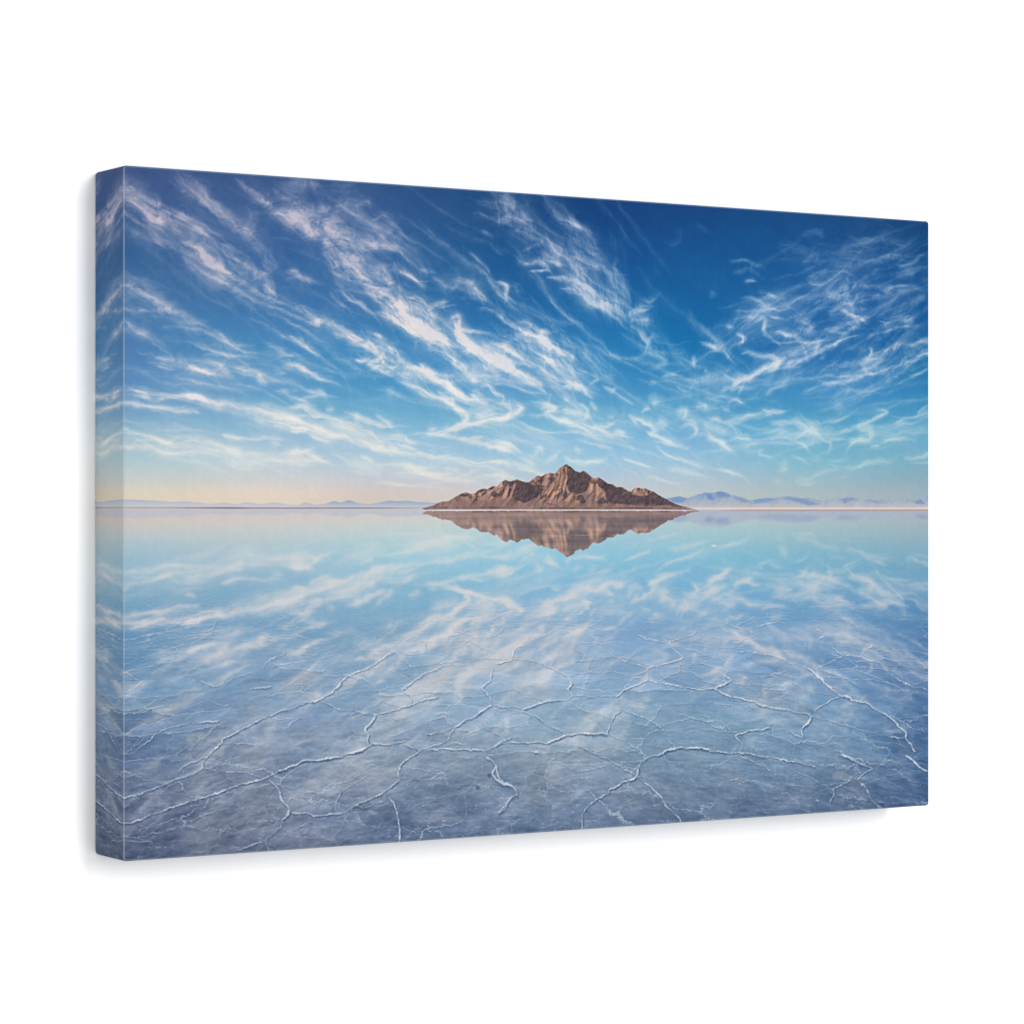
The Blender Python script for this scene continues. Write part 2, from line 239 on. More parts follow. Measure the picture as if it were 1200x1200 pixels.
SKYROWS = [
 (195, [(145,(60,84,135)),(300,(56,86,138)),(450,(48,84,138)),(560,(36,78,132)),(700,(22,68,126)),(860,(20,72,128)),(1000,(28,72,125)),(1089,(24,66,115))]),
 (250, [(145,(58,94,148)),(300,(56,94,150)),(450,(48,90,148)),(560,(36,84,140)),(700,(20,70,134)),(860,(18,76,138)),(1000,(24,76,134)),(1089,(20,66,122))]),
 (300, [(145,(56,104,158)),(300,(55,102,162)),(450,(42,96,158)),(560,(34,96,156)),(700,(20,82,150)),(860,(18,86,150)),(1000,(22,82,148)),(1089,(12,74,136))]),
 (360, [(145,(64,118,172)),(300,(62,120,178)),(420,(56,118,178)),(600,(34,108,172)),(780,(20,104,170)),(900,(28,102,168)),(1000,(24,92,164)),(1089,(18,86,154))]),
 (410, [(145,(80,130,184)),(250,(72,138,190)),(420,(66,142,198)),(620,(42,124,188)),(780,(26,122,186)),(950,(34,106,174)),(1089,(22,104,168))]),
 (455, [(145,(92,144,194)),(300,(96,158,204)),(440,(82,158,208)),(620,(86,154,204)),(800,(60,144,198)),(1000,(60,138,196)),(1089,(46,132,188))]),
 (500, [(145,(134,178,206)),(300,(136,186,212)),(480,(126,190,216)),(650,(116,186,214)),(800,(98,174,210)),(950,(90,170,210)),(1089,(86,162,200))]),
 (540, [(145,(180,206,214)),(300,(180,210,216)),(480,(166,210,222)),(650,(152,207,223)),(800,(148,203,220)),(950,(130,189,211)),(1089,(130,181,204))]),
 (565, [(145,(208,211,207)),(300,(210,213,206)),(450,(200,213,211)),(800,(176,204,209)),(950,(160,192,203)),(1089,(147,177,194))]),
 (577, [(145,(228,216,197)),(300,(228,216,197)),(450,(216,210,200)),(800,(188,203,202)),(950,(174,192,198)),(1089,(158,178,190))]),
 (595, [(145,(230,213,193)),(300,(228,213,193)),(450,(218,208,196)),(800,(195,205,194)),(950,(178,194,192)),(1089,(162,180,184))])]
WATROWS = [
 (596, [(145,(205,192,192)),(300,(208,196,194)),(500,(206,200,198)),(850,(190,196,200)),(1089,(165,176,186))]),
 (608, [(145,(210,196,188)),(300,(210,201,194)),(500,(206,206,202)),(850,(180,199,202)),(1089,(164,180,188))]),
 (622, [(145,(192,199,199)),(300,(197,204,203)),(480,(190,208,209)),(650,(174,204,214)),(850,(164,197,204)),(1089,(154,178,188))]),
 (650, [(145,(158,189,205)),(300,(168,194,208)),(480,(156,200,216)),(650,(142,196,218)),(850,(132,186,209)),(1089,(126,170,192))]),
 (690, [(145,(128,171,196)),(300,(132,173,199)),(480,(130,179,206)),(650,(128,180,212)),(850,(112,170,206)),(1089,(96,150,186))]),
 (740, [(145,(104,147,185)),(300,(118,158,191)),(480,(126,165,193)),(650,(130,166,200)),(850,(120,160,198)),(1000,(104,146,188)),(1089,(80,124,170))]),
 (790, [(145,(102,140,176)),(300,(122,153,185)),(480,(134,163,190)),(650,(140,168,198)),(850,(126,157,192)),(1000,(106,140,180)),(1089,(84,118,164))]),
 (850, [(145,(98,122,160)),(300,(124,142,174)),(480,(134,154,182)),(650,(134,160,188)),(850,(122,152,182)),(1000,(98,132,170)),(1089,(74,104,150))]),
 (900, [(145,(92,108,144)),(300,(120,132,160)),(480,(128,142,168)),(650,(122,141,170)),(850,(112,136,168)),(1000,(92,118,154)),(1089,(72,98,142))]),
 (950, [(145,(82,94,130)),(300,(104,114,144)),(480,(106,120,152)),(650,(106,122,152)),(850,(96,114,148)),(1000,(84,104,142)),(1089,(68,88,128))]),
 (1010,[(145,(72,82,116)),(300,(90,97,126)),(480,(94,103,134)),(650,(98,110,140)),(850,(88,104,138)),(1089,(62,82,122))])]

def combed(A, P, w, a, seed, density):
    """fine ice filaments combed along (and fanning slightly off) a streak"""
    r = np.random.default_rng(900 + seed)
    C = catmull(P, 6); seg = np.hypot(*np.diff(C, axis=0).T); cum = np.concatenate([[0], np.cumsum(seg)]); L = cum[-1]
    if L < 8: return
    n = int(min(18, density * (2 + L * min(w, 40) / 560)))
    stub = L < 6 * w and w < 50 and C[:, 1].mean() < .34 * NV and abs(C[:, 0].mean() / NU - .645) > .075
    if density > 1: n += 1 * stub
    mx, my = C[:, 0].mean(), C[:, 1].mean(); vx, vy = mx - np.interp(mx / NU, [.56, .72], [.70, .38]) * NU, my - 0.56 * NV; vl = math.hypot(vx, vy) + 1e-6; vx, vy = vx / vl, vy / vl
    if w > 55: n = n // 2
    for k in range(n):
        if stub and density > 1:
            ln = r.uniform(40, 110); q = r.uniform(0, 1) * L; cx_ = np.interp(q, cum, C[:, 0]) + r.normal() * w * .5; cy_ = np.interp(q, cum, C[:, 1]) + r.normal() * w * .5
            bend = r.normal() * .16; pts = []
            for t in np.linspace(-.5, .5, 5):
                pts.append((cx_ + vx * t * ln - vy * bend * t * t * ln * 2, cy_ + vy * t * ln * .8 + vx * bend * t * t * ln * 2))
            stroke(A, pts, r.uniform(2.0, 5.0), min(.6, a * r.uniform(.3, .65)), warp=1.0, fib=.5, taper=.48, seed=seed * 7 + k, power=1.1)
            continue
        ln = min(L * 1.15, r.uniform(40, 150)); s0 = r.uniform(-0.1 * L, L - ln * .6); s1 = s0 + ln
        off = r.normal() * w * .75; fan = r.normal() * .16 * ln
        pts = []
        for j, t in enumerate(np.linspace(0, 1, 5)):
            q = np.clip(s0 + t * ln, 0, L); x = np.interp(q, cum, C[:, 0]); y = np.interp(q, cum, C[:, 1])
            x2 = np.interp(min(q + 2, L), cum, C[:, 0]); y2 = np.interp(min(q + 2, L), cum, C[:, 1])
            x1 = np.interp(max(q - 2, 0), cum, C[:, 0]); y1 = np.interp(max(q - 2, 0), cum, C[:, 1])
            d = math.hypot(x2 - x1, y2 - y1) + 1e-6; tx, ty = (x2 - x1) / d, (y2 - y1) / d
            o = off + fan * (t - .5) * 2 * abs(t - .5)
            over = (s0 + t * ln) - q
            pts.append((x + tx * over - ty * o, y + ty * over + tx * o))
        stroke(A, pts, r.uniform(1.5, 3.8), min(.8, a * r.uniform(.35, .85)), warp=.9, fib=.4, taper=.45, seed=seed * 7 + k, power=1.3)

def lay_cloud(strokes, hairs=0, wk=1.0, ak=1.0):
    A = np.zeros((NV, NU), np.float32)
    for i, (w, a, P) in enumerate(strokes):
        X, Y = to_r([p[0] for p in P], [p[1] for p in P])
        X = np.where(np.array([p[0] for p in P]) <= 146, 0, X)
        cx = np.mean([p[0] for p in P]); sc = 1.32 * (1.15 - 0.0001 * cx)
        Ls = sum(math.hypot(X[q+1] - X[q], Y[q+1] - Y[q]) for q in range(len(X) - 1)); stubby = hairs > 1 and Ls < (4.5 + 4 * (np.mean(X) > .62 * NU)) * w * sc
        stroke(A, list(zip(X, Y)), w * sc * wk * (1.2 if stubby else 1), min(1, a * ak * (.66 if stubby else 1)), seed=i, power=1.05 if stubby else 1.25)
        if hairs: combed(A, list(zip(X, Y)), w * sc * wk, a, i, hairs)
    return A

def polymask(poly, soft=0.8, warpk=0.35):
    X, Y = to_r([p[0] for p in poly], [p[1] for p in poly])
    x0, x1 = int(max(0, X.min() - 8)), int(min(NU, X.max() + 8)); y0, y1 = int(max(0, Y.min() - 8)), int(min(NV, Y.max() + 8))
    M = np.zeros((NV, NU), np.float32)
    sub = np.zeros((y1 - y0, x1 - x0), np.float32); k = 2
    for dy in (0.25, 0.75):
        for dx in (0.25, 0.75):
            px = RXX[y0:y1, x0:x1] + dx + WX[y0:y1, x0:x1] * warpk; py = RYY[y0:y1, x0:x1] + dy + WY[y0:y1, x0:x1] * warpk
            ins = np.zeros(px.shape, bool); n = len(X)
            for i in range(n):
                j = (i - 1) % n
                if Y[i] == Y[j]: continue
                c = ((Y[i] > py) != (Y[j] > py)) & (px < (X[j] - X[i]) * (py - Y[i]) / (Y[j] - Y[i]) + X[i])
                ins ^= c
            sub += ins * 0.25
    if soft > 0: sub = blur(sub, soft, soft) if soft >= 1 else sub
    M[y0:y1, x0:x1] = sub
    return M
def mix(img, col, m):
    c = np.array(col, np.float32)
    img += (c - img) * m[..., None]

# ------------------------------------------------------------------ the picture
A = lay_cloud(SKY, hairs=1.15, wk=.97, ak=1.0)
# long faint filaments that carry the streaks through the open sky
fr = np.random.default_rng(44)
def filaments(n, x0, x1, y0, y1, ang0, ang1, l0, l1, a0, a1):
    for k in range(n):
        x, y = fr.uniform(x0, x1), fr.uniform(y0, y1); t = math.radians(fr.uniform(ang0, ang1)); L_ = fr.uniform(l0, l1); bend = fr.normal() * .10
        ps = [(x + math.cos(t) * q * L_ - math.sin(t) * bend * q * q * L_ * 2, y + math.sin(t) * q * L_ + math.cos(t) * bend * q * q * L_ * 2) for q in np.linspace(-.5, .5, 6)]
        X_, Y_ = to_r([p[0] for p in ps], [p[1] for p in ps])
        stroke(A, list(zip(X_, Y_)), fr.uniform(2.2, 6.5), fr.uniform(a0, a1), warp=.8, fib=.6, taper=.45, seed=k, power=1.1)
filaments(46, 860, 1100, 330, 450, -42, -14, 60, 170, .12, .34)
filaments(34, 800, 1100, 440, 530, -22, 4, 50, 150, .12, .34)
filaments(34, 640, 860, 400, 520, 16, 44, 50, 150, .12, .32)
filaments(26, 560, 780, 230, 400, 34, 58, 60, 140, .10, .26)
filaments(40, 150, 560, 230, 430, 22, 42, 70, 200, .08, .24)
filaments(40, 150, 640, 430, 540, 4, 20, 80, 220, .10, .30)
filaments(22, 900, 1090, 270, 360, -35, 5, 40, 120, .10, .24)
# everything aloft is combed by the same wind: fine fibres fan out from the far end of the lake
vpx_ = (.70 - .32 * ss(.54, .74, RXX / NU)) * NU
th_ = np.arctan2(RYY - .56 * NV, RXX - vpx_); rr_ = np.hypot(RYY - .56 * NV, (RXX - vpx_))
bendn = samp(TN[1], RXX / 200, RYY / 140) * .05
fan1 = samp(TF[3], (th_ + bendn) * 16, rr_ / 210); fan2 = samp(TF[0], (th_ - bendn) * 34 + 3, rr_ / 120)
upf = ss(500, 400, GY) * (1 - .9 * np.exp(-((RXX / NU - .635) / .075) ** 2))
A = np.clip(A * (1 + upf * (.20 * fan1 + .16 * fan2)), 0, 1)
veil = blur(A, 26, 14); A = 1 - (1 - A) * (1 - np.clip((.20 * veil * (1 + .6 * fan1 + .5 * fan2)) * (.4 + .6 * upf), 0, .6))
sky = lin_grid(SKYROWS)
sky = blur(sky, 12, 6)
sky += (ss(470, 520, GY) * ss(600, 560, GY))[..., None] * (ss(150, 450, GX) * ss(980, 780, GX))[..., None] * np.array([8, -4, 5], np.float32)
lum0 = sky.mean(axis=2, keepdims=True); sky = lum0 + (sky - lum0) * (.92 + .05 * ss(.3, .55, GY[..., None] / 1000))
sky *= .975
streak = samp(TF[1], (RXX + RYY * 1.6) / 260, (RYY - RXX * 0.5) / 26)
sky += (samp(TN[5], RXX / 220, RYY / 90) * 1.5 + streak * .7 * ss(1.0, 0.0, GY / 600)**0.5)[..., None]
CL = [(195, [(145,(170,170,192)),(500,(168,172,196)),(800,(128,158,196)),(1089,(118,144,182))]),
      (300, [(145,(190,184,198)),(500,(196,194,208)),(800,(168,190,216)),(1089,(158,178,206))]),
      (400, [(145,(200,200,214)),(500,(226,222,224)),(800,(196,210,226)),(1089,(188,200,218))]),
      (470, [(145,(222,220,224)),(500,(228,228,230)),(800,(212,222,230)),(1089,(196,210,222))]),
      (540, [(145,(234,230,224)),(500,(232,230,222)),(800,(214,226,226)),(1089,(190,210,214))]),
      (595, [(145,(232,222,208)),(500,(226,222,210)),(800,(205,215,208)),(1089,(180,198,202))])]
cloud = lin_grid(CL)
cloud += (samp(TN[4], RXX / 60, RYY / 40) * 5)[..., None] * np.array([1.2, .8, .4], np.float32)
def cover(A): return np.clip(A * 1.06, 0, 1) ** 1.08
Ac = cover(A)
sky = sky * (1 - Ac[..., None]) + cloud * Ac[..., None]

# far ranges left and right
def ground(pts, base): return pts + [(pts[-1][0], base), (pts[0][0], base)]
HL = [(140,585.2),(150,585.3),(180,586.8),(205,588.5),(218,587.6),(232,589),(245,590.5),(262,588.8),(272,590),(280,590.5),(288,588.4),(300,590),(306,590.6),(322,588.5),(340,591),(350,591.5),(357,588.8),(370,591.3),(380,591),(391,587.3),(400,589),(409,586),(420,589.5),(432,591),(445,589),(456,587),(468,587.5),(478,586.6),(490,588.3),(505,589),(530,590)]
HR = [(780+x*.13333, 560+y*.13333) for x, y in [(-60,195),(20,180),(120,160),(200,180),(280,145),(350,125),(400,130),(440,125),(480,115),(530,125),(570,145),(640,160),(700,180),(750,200),(830,180),(900,175),(960,180),(1010,168),(1080,160),(1150,165),(1185,178)]] + \
     [(930+x*.13333, 560+y*.13333) for x, y in [(60,180),(130,170),(200,190),(270,200),(340,185),(390,175),(430,182),(490,168),(540,182),(600,195),(670,185),(710,198),(760,188),(870,200),(940,195),(1000,183),(1060,195),(1110,175),(1150,160),(1215,157)]]
hills = sky.copy()
mL = polymask(ground(HL, 596), warpk=0.08)
g = np.clip((GY - 585) / 10, 0, 1)[..., None]
near = ss(330, 400, GX)[..., None]
cL = (1 - g) * np.array([176, 184, 202], np.float32) + g * np.array([202, 203, 208], np.float32)
cL2 = (1 - g) * np.array([144, 167, 196], np.float32) + g * np.array([194, 197, 206], np.float32)
cL = cL * (1 - near) + cL2 * near
hills = hills * (1 - mL[..., None]) + cL * mL[..., None]
mR = polymask(ground(HR, 597), warpk=0.1)
g = np.clip((GY - 577) / 17, 0, 1)[..., None]
cR = (1 - g) * np.array([130, 160, 194], np.float32) + g * np.array([188, 187, 193], np.float32)
hr_ = samp(TN[0], (RXX + RYY) / 34, (RYY - .5 * RXX) / 40); hr_ = np.pad(hr_[:, 2:] - hr_[:, :-2], ((0, 0), (1, 1)), mode='edge')
cR = cR + (np.clip(hr_ * 34, -15, 12) * (1 - g[..., 0] * .75))[..., None] * np.array([1.2, .9, .5], np.float32)
hills = hills * (1 - mR[..., None]) + cR * mR[..., None]
for pl, c, a in [([(782,586),(797,582),(805,585),(800,590),(790,589)], (112,146,196), .7), ([(826,578),(834,579),(838,586),(830,585)], (110,140,192), .8),
                 ([(840,577),(846,576),(858,581),(850,582),(843,583)], (112,136,188), .6), ([(860,582),(872,585),(882,590),(890,592),(870,589)], (134,146,188), .7),
                 ([(884,586),(900,584),(910,586),(900,590),(886,590)], (118,152,196), .7), ([(918,584),(926,582),(942,584),(952,588),(962,590),(948,592),(932,587)], (118,146,192), .7),
                 ([(985,584),(994,583),(1006,586),(996,587),(990,590)], (126,146,190), .6), ([(1012,587),(1020,585.5),(1030,588),(1044,589),(1028,591)], (136,150,190), .5),
                 ([(1070,588),(1078,586),(1086,592),(1074,592)], (110,142,182), .7)]:
    m = polymask(pl, soft=1, warpk=.3) * a * (mR > .5); mix(hills, c, m)
# shore lines
def band(y, h, x0, x1, fade=20):
    return np.exp(-((GY - y) / h) ** 2) * ss(x0, x0 + fade, GX) * ss(x1, x1 - fade, GX)
img = hills.copy()
watm = ss(595.6, 596.6, GY)

# ------------------------------------------------------------------ the island
S1 = 170 / 1200
def P1(l): return [(490 + x * S1, 530 + y * S1) for x, y in l]
def P2(l): return [(650 + x * S1, 530 + y * S1) for x, y in l]
SIL = P1([(30,468),(60,460),(130,440),(200,408),(250,405),(300,375),(360,342),(400,328),(440,345),(480,335),(510,312),(540,302),(580,305),(620,277),(655,285),(690,245),(720,228),(770,242),(795,232),(820,223),(870,242),(920,245),(950,215),(985,190),(1020,195),(1050,175),(1080,165),(1130,172)]) + \
      P2([(0,175),(20,150),(40,132),(70,112),(100,98),(130,120),(170,155),(210,165),(240,150),(270,170),(320,212),(340,214),(365,205),(400,230),(440,262),(480,265),(510,290),(540,286),(565,290),(600,315),(630,325),(655,300),(690,290),(720,300),(745,295),(790,318),(820,325),(860,355),(920,390),(980,420),(1040,445),(1130,468),(1190,480),(1190,487),(-1050,487)])
SHADE = [P1([(820,290),(850,250),(900,245),(960,270),(1030,295),(1010,330),(960,370),(880,415),(830,405),(790,370),(800,320)]),
 P1([(380,332),(440,345),(425,362),(365,368)]), P1([(500,312),(575,308),(560,335),(510,332)]), P1([(598,285),(655,285),(640,312),(600,305)]), P1([(700,235),(772,243),(740,282),(700,272)]),
 P1([(960,205),(1020,195),(990,235)]), P1([(1050,175),(1130,174),(1100,225),(1068,235)]), P1([(640,330),(712,342),(660,382),(630,375)]), P1([(430,362),(482,368),(450,392)]), P1([(480,412),(512,388),(522,420)]),
 P1([(1120,345),(1185,285),(1195,315),(1130,372)]), P1([(1000,340),(1062,328),(1000,382)]), P1([(1040,403),(1165,430),(1060,427)]), P1([(760,250),(845,233),(800,282),(765,285)]),
 P1([(780,300),(800,320),(770,370),(750,360)]), P1([(560,340),(600,345),(560,370)]), P1([(980,262),(1030,262),(1000,285)]),
 P2([(122,190),(140,140),(210,165),(240,155),(312,212),(282,240),(270,318),(240,345),(190,350),(130,312),(105,250)]),
 P2([(370,215),(440,262),(500,290),(560,300),(620,330),(660,350),(720,360),(770,350),(820,328),(900,385),(1000,432),(1120,466),(900,452),(700,445),(480,432),(430,408),(410,330),(365,282)]),
 P2([(60,345),(100,275),(112,330),(80,382)]), P2([(0,335),(60,268),(30,345)]), P2([(176,392),(220,358),(272,385),(240,412)]), P2([(335,412),(400,380),(435,432),(350,432)]), P2([(-10,425),(45,435),(10,446)]),
 P2([(250,430),(330,436),(300,446)]), P2([(115,150),(128,150),(128,200),(110,235)])]
LIT = [P2([(40,125),(100,104),(118,150),(112,200),(88,262),(30,232),(10,200)]), P2([(288,232),(362,214),(366,290),(402,352),(380,382),(320,352),(248,352),(282,290)]), P2([(100,372),(180,350),(200,402),(120,442),(50,432)]),
       P2([(645,305),(740,300),(790,322),(770,362),(700,352)]), P1([(700,340),(790,300),(800,340),(760,400),(680,390)]), P1([(560,380),(640,340),(640,390),(580,420)]), P1([(1030,300),(1200,180),(1200,300),(1080,380)]),
       P1([(490,345),(560,345),(540,390),(470,380)]), P1([(730,270),(810,245),(790,290),(720,320)]), P1([(650,250),(700,245),(690,300),(640,320)]), P2([(380,330),(415,340),(430,400),(400,420)]), P1([(950,240),(1040,200),(1000,260)])]
mi = polymask(SIL, soft=0, warpk=0.10)
hn = samp(TF[0], (RXX + .25 * RYY) / 34, RYY / 44); hn2 = samp(TF[2], (RXX + .5 * RYY) / 9, (RYY - .2 * RXX) / 17)
hh = hn * 1.7 - np.abs(samp(TN[1], (RXX + .5 * RYY) / 22, (RYY - .3 * RXX) / 30)) * 1.3 + hn2 * .25
rockm = ss(-.6, 1.0, samp(TN[0], RXX / 46, RYY / 30)); grain = samp(TF[1], RXX / 7, RYY / 7)
RID = [P1(q) for q in ([(400,328),(430,380),(455,440)],[(540,302),(560,360),(600,420)],[(620,277),(640,330),(690,400)],[(720,228),(702,300),(640,375),(560,430)],[(820,223),(803,300),(782,370),(730,430)],[(985,190),(955,250),(880,300)],
   [(1080,165),(1050,250),(1010,320),(900,410)],[(660,300),(610,350),(540,410)],[(760,260),(760,330),(700,400)],[(480,335),(490,380),(440,430)],[(1130,180),(1110,260),(1060,350),(1000,430)],[(1180,300),(1130,380),(1080,440)],[(300,375),(330,410),(380,450)])] + \
  [P2(q) for q in ([(100,98),(118,180),(102,250),(82,320),(20,400),(-60,450)],[(104,250),(135,320),(185,352),(260,352)],[(240,150),(262,200),(250,260)],[(365,205),(374,280),(402,340),(420,400),(450,440)],[(365,205),(320,262),(300,330),(240,372),(200,440)],
   [(480,262),(520,330),(560,400)],[(560,288),(610,345),(660,420)],[(690,290),(690,330),(720,360)],[(745,295),(765,330),(770,362)],[(40,132),(20,220),(-30,300)],[(70,112),(66,200),(30,280),(-20,360)],[(320,350),(300,400),(310,440)],[(380,330),(350,390),(340,440)],[(820,325),(880,385),(960,430)],[(150,360),(120,400),(60,440)])]
ix0, ix1 = int(.35 * NU), int(.78 * NU); iy0, iy1 = int(.40 * NV), int(.51 * NV); isub = (slice(iy0, iy1), slice(ix0, ix1))
ipx = RXX[isub] + WX[isub] * .45 + samp(TF[1], RXX[isub] / 18, RYY[isub] / 18) * 1.1; ipy = RYY[isub] + WY[isub] * .45
ridge_h = np.zeros(ipx.shape, np.float32) - 60
for q in RID:
    X_, Y_ = to_r([p[0] for p in q], [p[1] for p in q])
    dq, *_ = nearest(catmull(list(zip(X_, Y_)), 4), 0, 0, 0, 0, ipx, ipy)
    k_ = .10; ridge_h = np.logaddexp(ridge_h / k_ / 10, (-dq) / k_ / 10) * k_ * 10
slope = np.zeros_like(hh); gx_ = np.zeros_like(ridge_h); gx_[:, 1:-1] = (ridge_h[:, 2:] - ridge_h[:, :-2]) * .5; gy_ = np.zeros_like(ridge_h); gy_[1:-1] = (ridge_h[2:] - ridge_h[:-2]) * .5
slope[isub] = blur(gx_ * .9 + gy_ * .25, 1, 1)
relief = np.zeros_like(hh); relief[2:, 2:] = hh[2:, 2:] - hh[:-2, :-2]
isl = np.ones((NV, NU, 3), np.float32) * np.array([142, 114, 107], np.float32)
isl += ((GY - 570) * 0.12)[..., None] * np.array([-.3, .1, .5], np.float32)
for pl in LIT: mix(isl, (167, 129, 112), blur(polymask(pl, soft=0, warpk=.5), 3, 2) * .72)
sh = np.zeros((NV, NU), np.float32)
for i, pl in enumerate(SHADE): sh = np.maximum(sh, polymask(pl, soft=0, warpk=.38 if len(pl) > 7 else .75) * (0.95 if len(pl) > 7 else .85))
low = ss(578, 592, GY)
isl = isl * (1 + (np.clip(slope, -1, 1) * .24 * (1 - .6 * low) + np.clip(relief * 0.17 * (.25 + .75 * rockm) * (1 - .5 * low), -.34, .18) + grain * .03)[..., None])
crest = np.clip(samp(TF[2], RXX / 16, RYY / 12) - .9, 0, 1) * ss(592, 575, GY); isl = isl * (1 - .35 * crest[..., None])
isl = isl * (1 - sh[..., None]) + (np.array([86, 74, 80], np.float32) * (1 + relief[..., None] * .07 + grain[..., None] * .05)) * sh[..., None]
base = ss(588, 594, GY + samp(TN[1], RXX / 60, RYY / 60) * 2)
isl = isl * (1 - .55 * base[..., None]) + np.array([146, 118, 116], np.float32) * (.55 * base[..., None]) * (1 + .12 * hn2[..., None] * .5)
mix(isl, (92, 72, 72), np.clip(band(595.6, .8, 620, 800) * (.5 + .5 * samp(TF[3], RXX / 20, RYY / 20)), 0, .8))
mix(isl, (96, 78, 80), np.clip(band(594.8, 1.0, 505, 600) * (.3 + .6 * samp(TF[3], RXX / 14, RYY / 20)), 0, .7))
# light rim on the sunny crest
land = hills * (1 - mi[..., None]) + isl * mi[..., None]

# ------------------------------------------------------------------ the water: mirror of sky, ranges and island
def mirror(src, axis, squash=1.0, jx=0.0):
    _, va = to_uv(GX[0], np.full(NU, axis)); va = va[None, :] * NV
    sy = va - (RYY - va) * squash + jx
    sx = RXX + samp(TN[2], RXX / 90, RYY / 7) * np.clip((RYY - va) / 60, 0, 1.6)
    sy = np.clip(sy, 0, NV - 1.001); sx = np.clip(sx, 0, NU - 1.001)
    iy = sy.astype(int); fy = sy - iy; ix = sx.astype(int)
    if src.ndim == 3: fy = fy[..., None]
    return src[iy, ix] * (1 - fy) + src[np.minimum(iy + 1, NV - 1), ix] * fy
wat = blur(lin_grid(WATROWS), 12, 6)
depth = np.clip((GY - 598) / 400, 0, 1)
rA = blur(mirror(Ac, 596.2, 1.0, samp(TN[3], RXX / 50, RYY / 10) * 1.5), 1, 1)
rC = np.array([228, 224, 219], np.float32) - depth[..., None] * np.array([36, 34, 16], np.float32)
kA = np.interp(GY, [596, 620, 690, 730, 770, 820, 900, 1010], [.5, .68, .95, 1.0, .92, .72, .48, .32]).astype(np.float32) * np.interp(GX, [145, 800, 1089], [1, .9, .7])
wat = wat * (1 - (rA * kA)[..., None]) + rC * (rA * kA)[..., None]
# ranges reflected
for mask, cc, ax in ((mL, (188, 191, 203), 595.9), (mR, (170, 180, 196), 596.8)):
    rm = blur(mirror(mask, ax, 1.0), 5, 1) * .85
    mix(wat, cc, rm * (GY > 595))
for pl, c in [([(826,614),(836,614),(838,608),(828,606)], (122,150,192)), ([(840,616),(854,615),(852,607),(840,609)], (132,152,194)), ([(788,611),(806,611),(802,605),(790,606)], (140,168,205)), ([(884,607),(950,611),(962,605),(930,602),(900,603)], (148,164,196)), ([(975,609),(1000,609),(1010,604),(985,603)], (150,164,194)), ([(1074,608),(1089,611),(1089,604),(1070,603)], (140,154,184))]:
    mix(wat, c, blur(polymask(pl, soft=0, warpk=.3), 5, 2) * .6)
rmi = mirror(mi, 598.2, 1.0, samp(TN[1], RXX / 9, RYY / 60) * .9) * (GY > 598.4)
rcol = blur(mirror(isl, 598.2, 1.0, 0), 1, 3)
lum = rcol.mean(axis=2, keepdims=True)
rcol = rcol * .74 + np.array([170, 150, 144], np.float32) * .26 + 5
str_ = samp(TF[2], RXX / 150, RYY / 5.0)
rcol = rcol * (1 + .045 * str_[..., None] * .6)
glint = np.clip(samp(TF[0], RXX / 130, RYY / 4.5) - 1.5, 0, 1.5) * ss(612, 622, GY)
rcol += (glint * 26)[..., None]
wat = wat * (1 - rmi[..., None] * .97) + rcol * rmi[..., None] * .97

# ------------------------------------------------------------------ salt crust under the water, growing stronger towards the viewer
dy_ = np.maximum(GY - 560, 8); Z = 9000.0 / dy_; Xg = (GX - 620) / dy_
salt = ss(680, 860, GY)
n1 = samp(TF[0], Xg * 3.2, Z * .45); n2 = samp(TF[1], Xg * 9 + .3 * Z, Z * 1.1 + Xg * 1.4); n3 = samp(TN[5], Xg * 1.2 + 3, Z * .10 + Xg * .5)
n4 = samp(TF[3], Xg * 24, Z * 3.2 + Xg * 3)
wat += (salt * (n1 * 1.0 + n2 * 1.0 + n4 * 2.2))[..., None] + (salt * n3 * 2.5)[..., None] * np.array([1.2, .75, .2], np.float32)
sal2 = ss(780, 960, GY)
pebble = np.clip(samp(TF[2], Xg * 34, Z * 5) - 1.5, 0, 2) * sal2
wat += (pebble * 26)[..., None]
PATCH = []
PATCH += tile_strokes('''
30 .3: 420,970 540,900 660,850 760,810; 18 .45: 620,860 700,840 780,810 900,760 1020,730; 16 .4: 210,915 300,890 400,875 480,830 600,800; 16 .45: 680,770 740,730 860,680; 10 .5: 640,860 690,845; 12 .5: 205,660 280,660 360,640 420,625; 10 .5: 360,590 400,600 420,620; 10 .5: 540,510 600,515; 14 .5: 1020,1000 1120,970 1200,940; 24 .35: 205,990 260,1000 330,970; 10 .4: 205,655 300,655 400,635 560,615 700,580
''', 100, 590, S4)
PATCH += tile_strokes('''
26 .5: 340,770 440,750 520,700 590,650; 20 .5: 530,790 590,750 640,720 720,680; 14 .5: 740,640 830,615; 40 .4: 0,990 120,930 240,880 340,840; 36 .45: 720,850 800,800 860,740 960,690; 30 .5: 900,740 980,700 1000,740; 24 .5: 1000,790 1070,760; 34 .4: 760,890 900,870 1050,860; 26 .4: 1020,640 1100,590; 40 .3: 740,1000 860,980 1000,1000; 20 .5: 750,580 830,550 900,520; 14 .45: 200,680 330,700 420,740; 30 .3: 1060,700 1200,670; 18 .45: 640,480 690,500; 24 .55: 640,220 760,220 880,215; 14 .5: 0,300 60,310 120,330
''', 340, 590, S4)
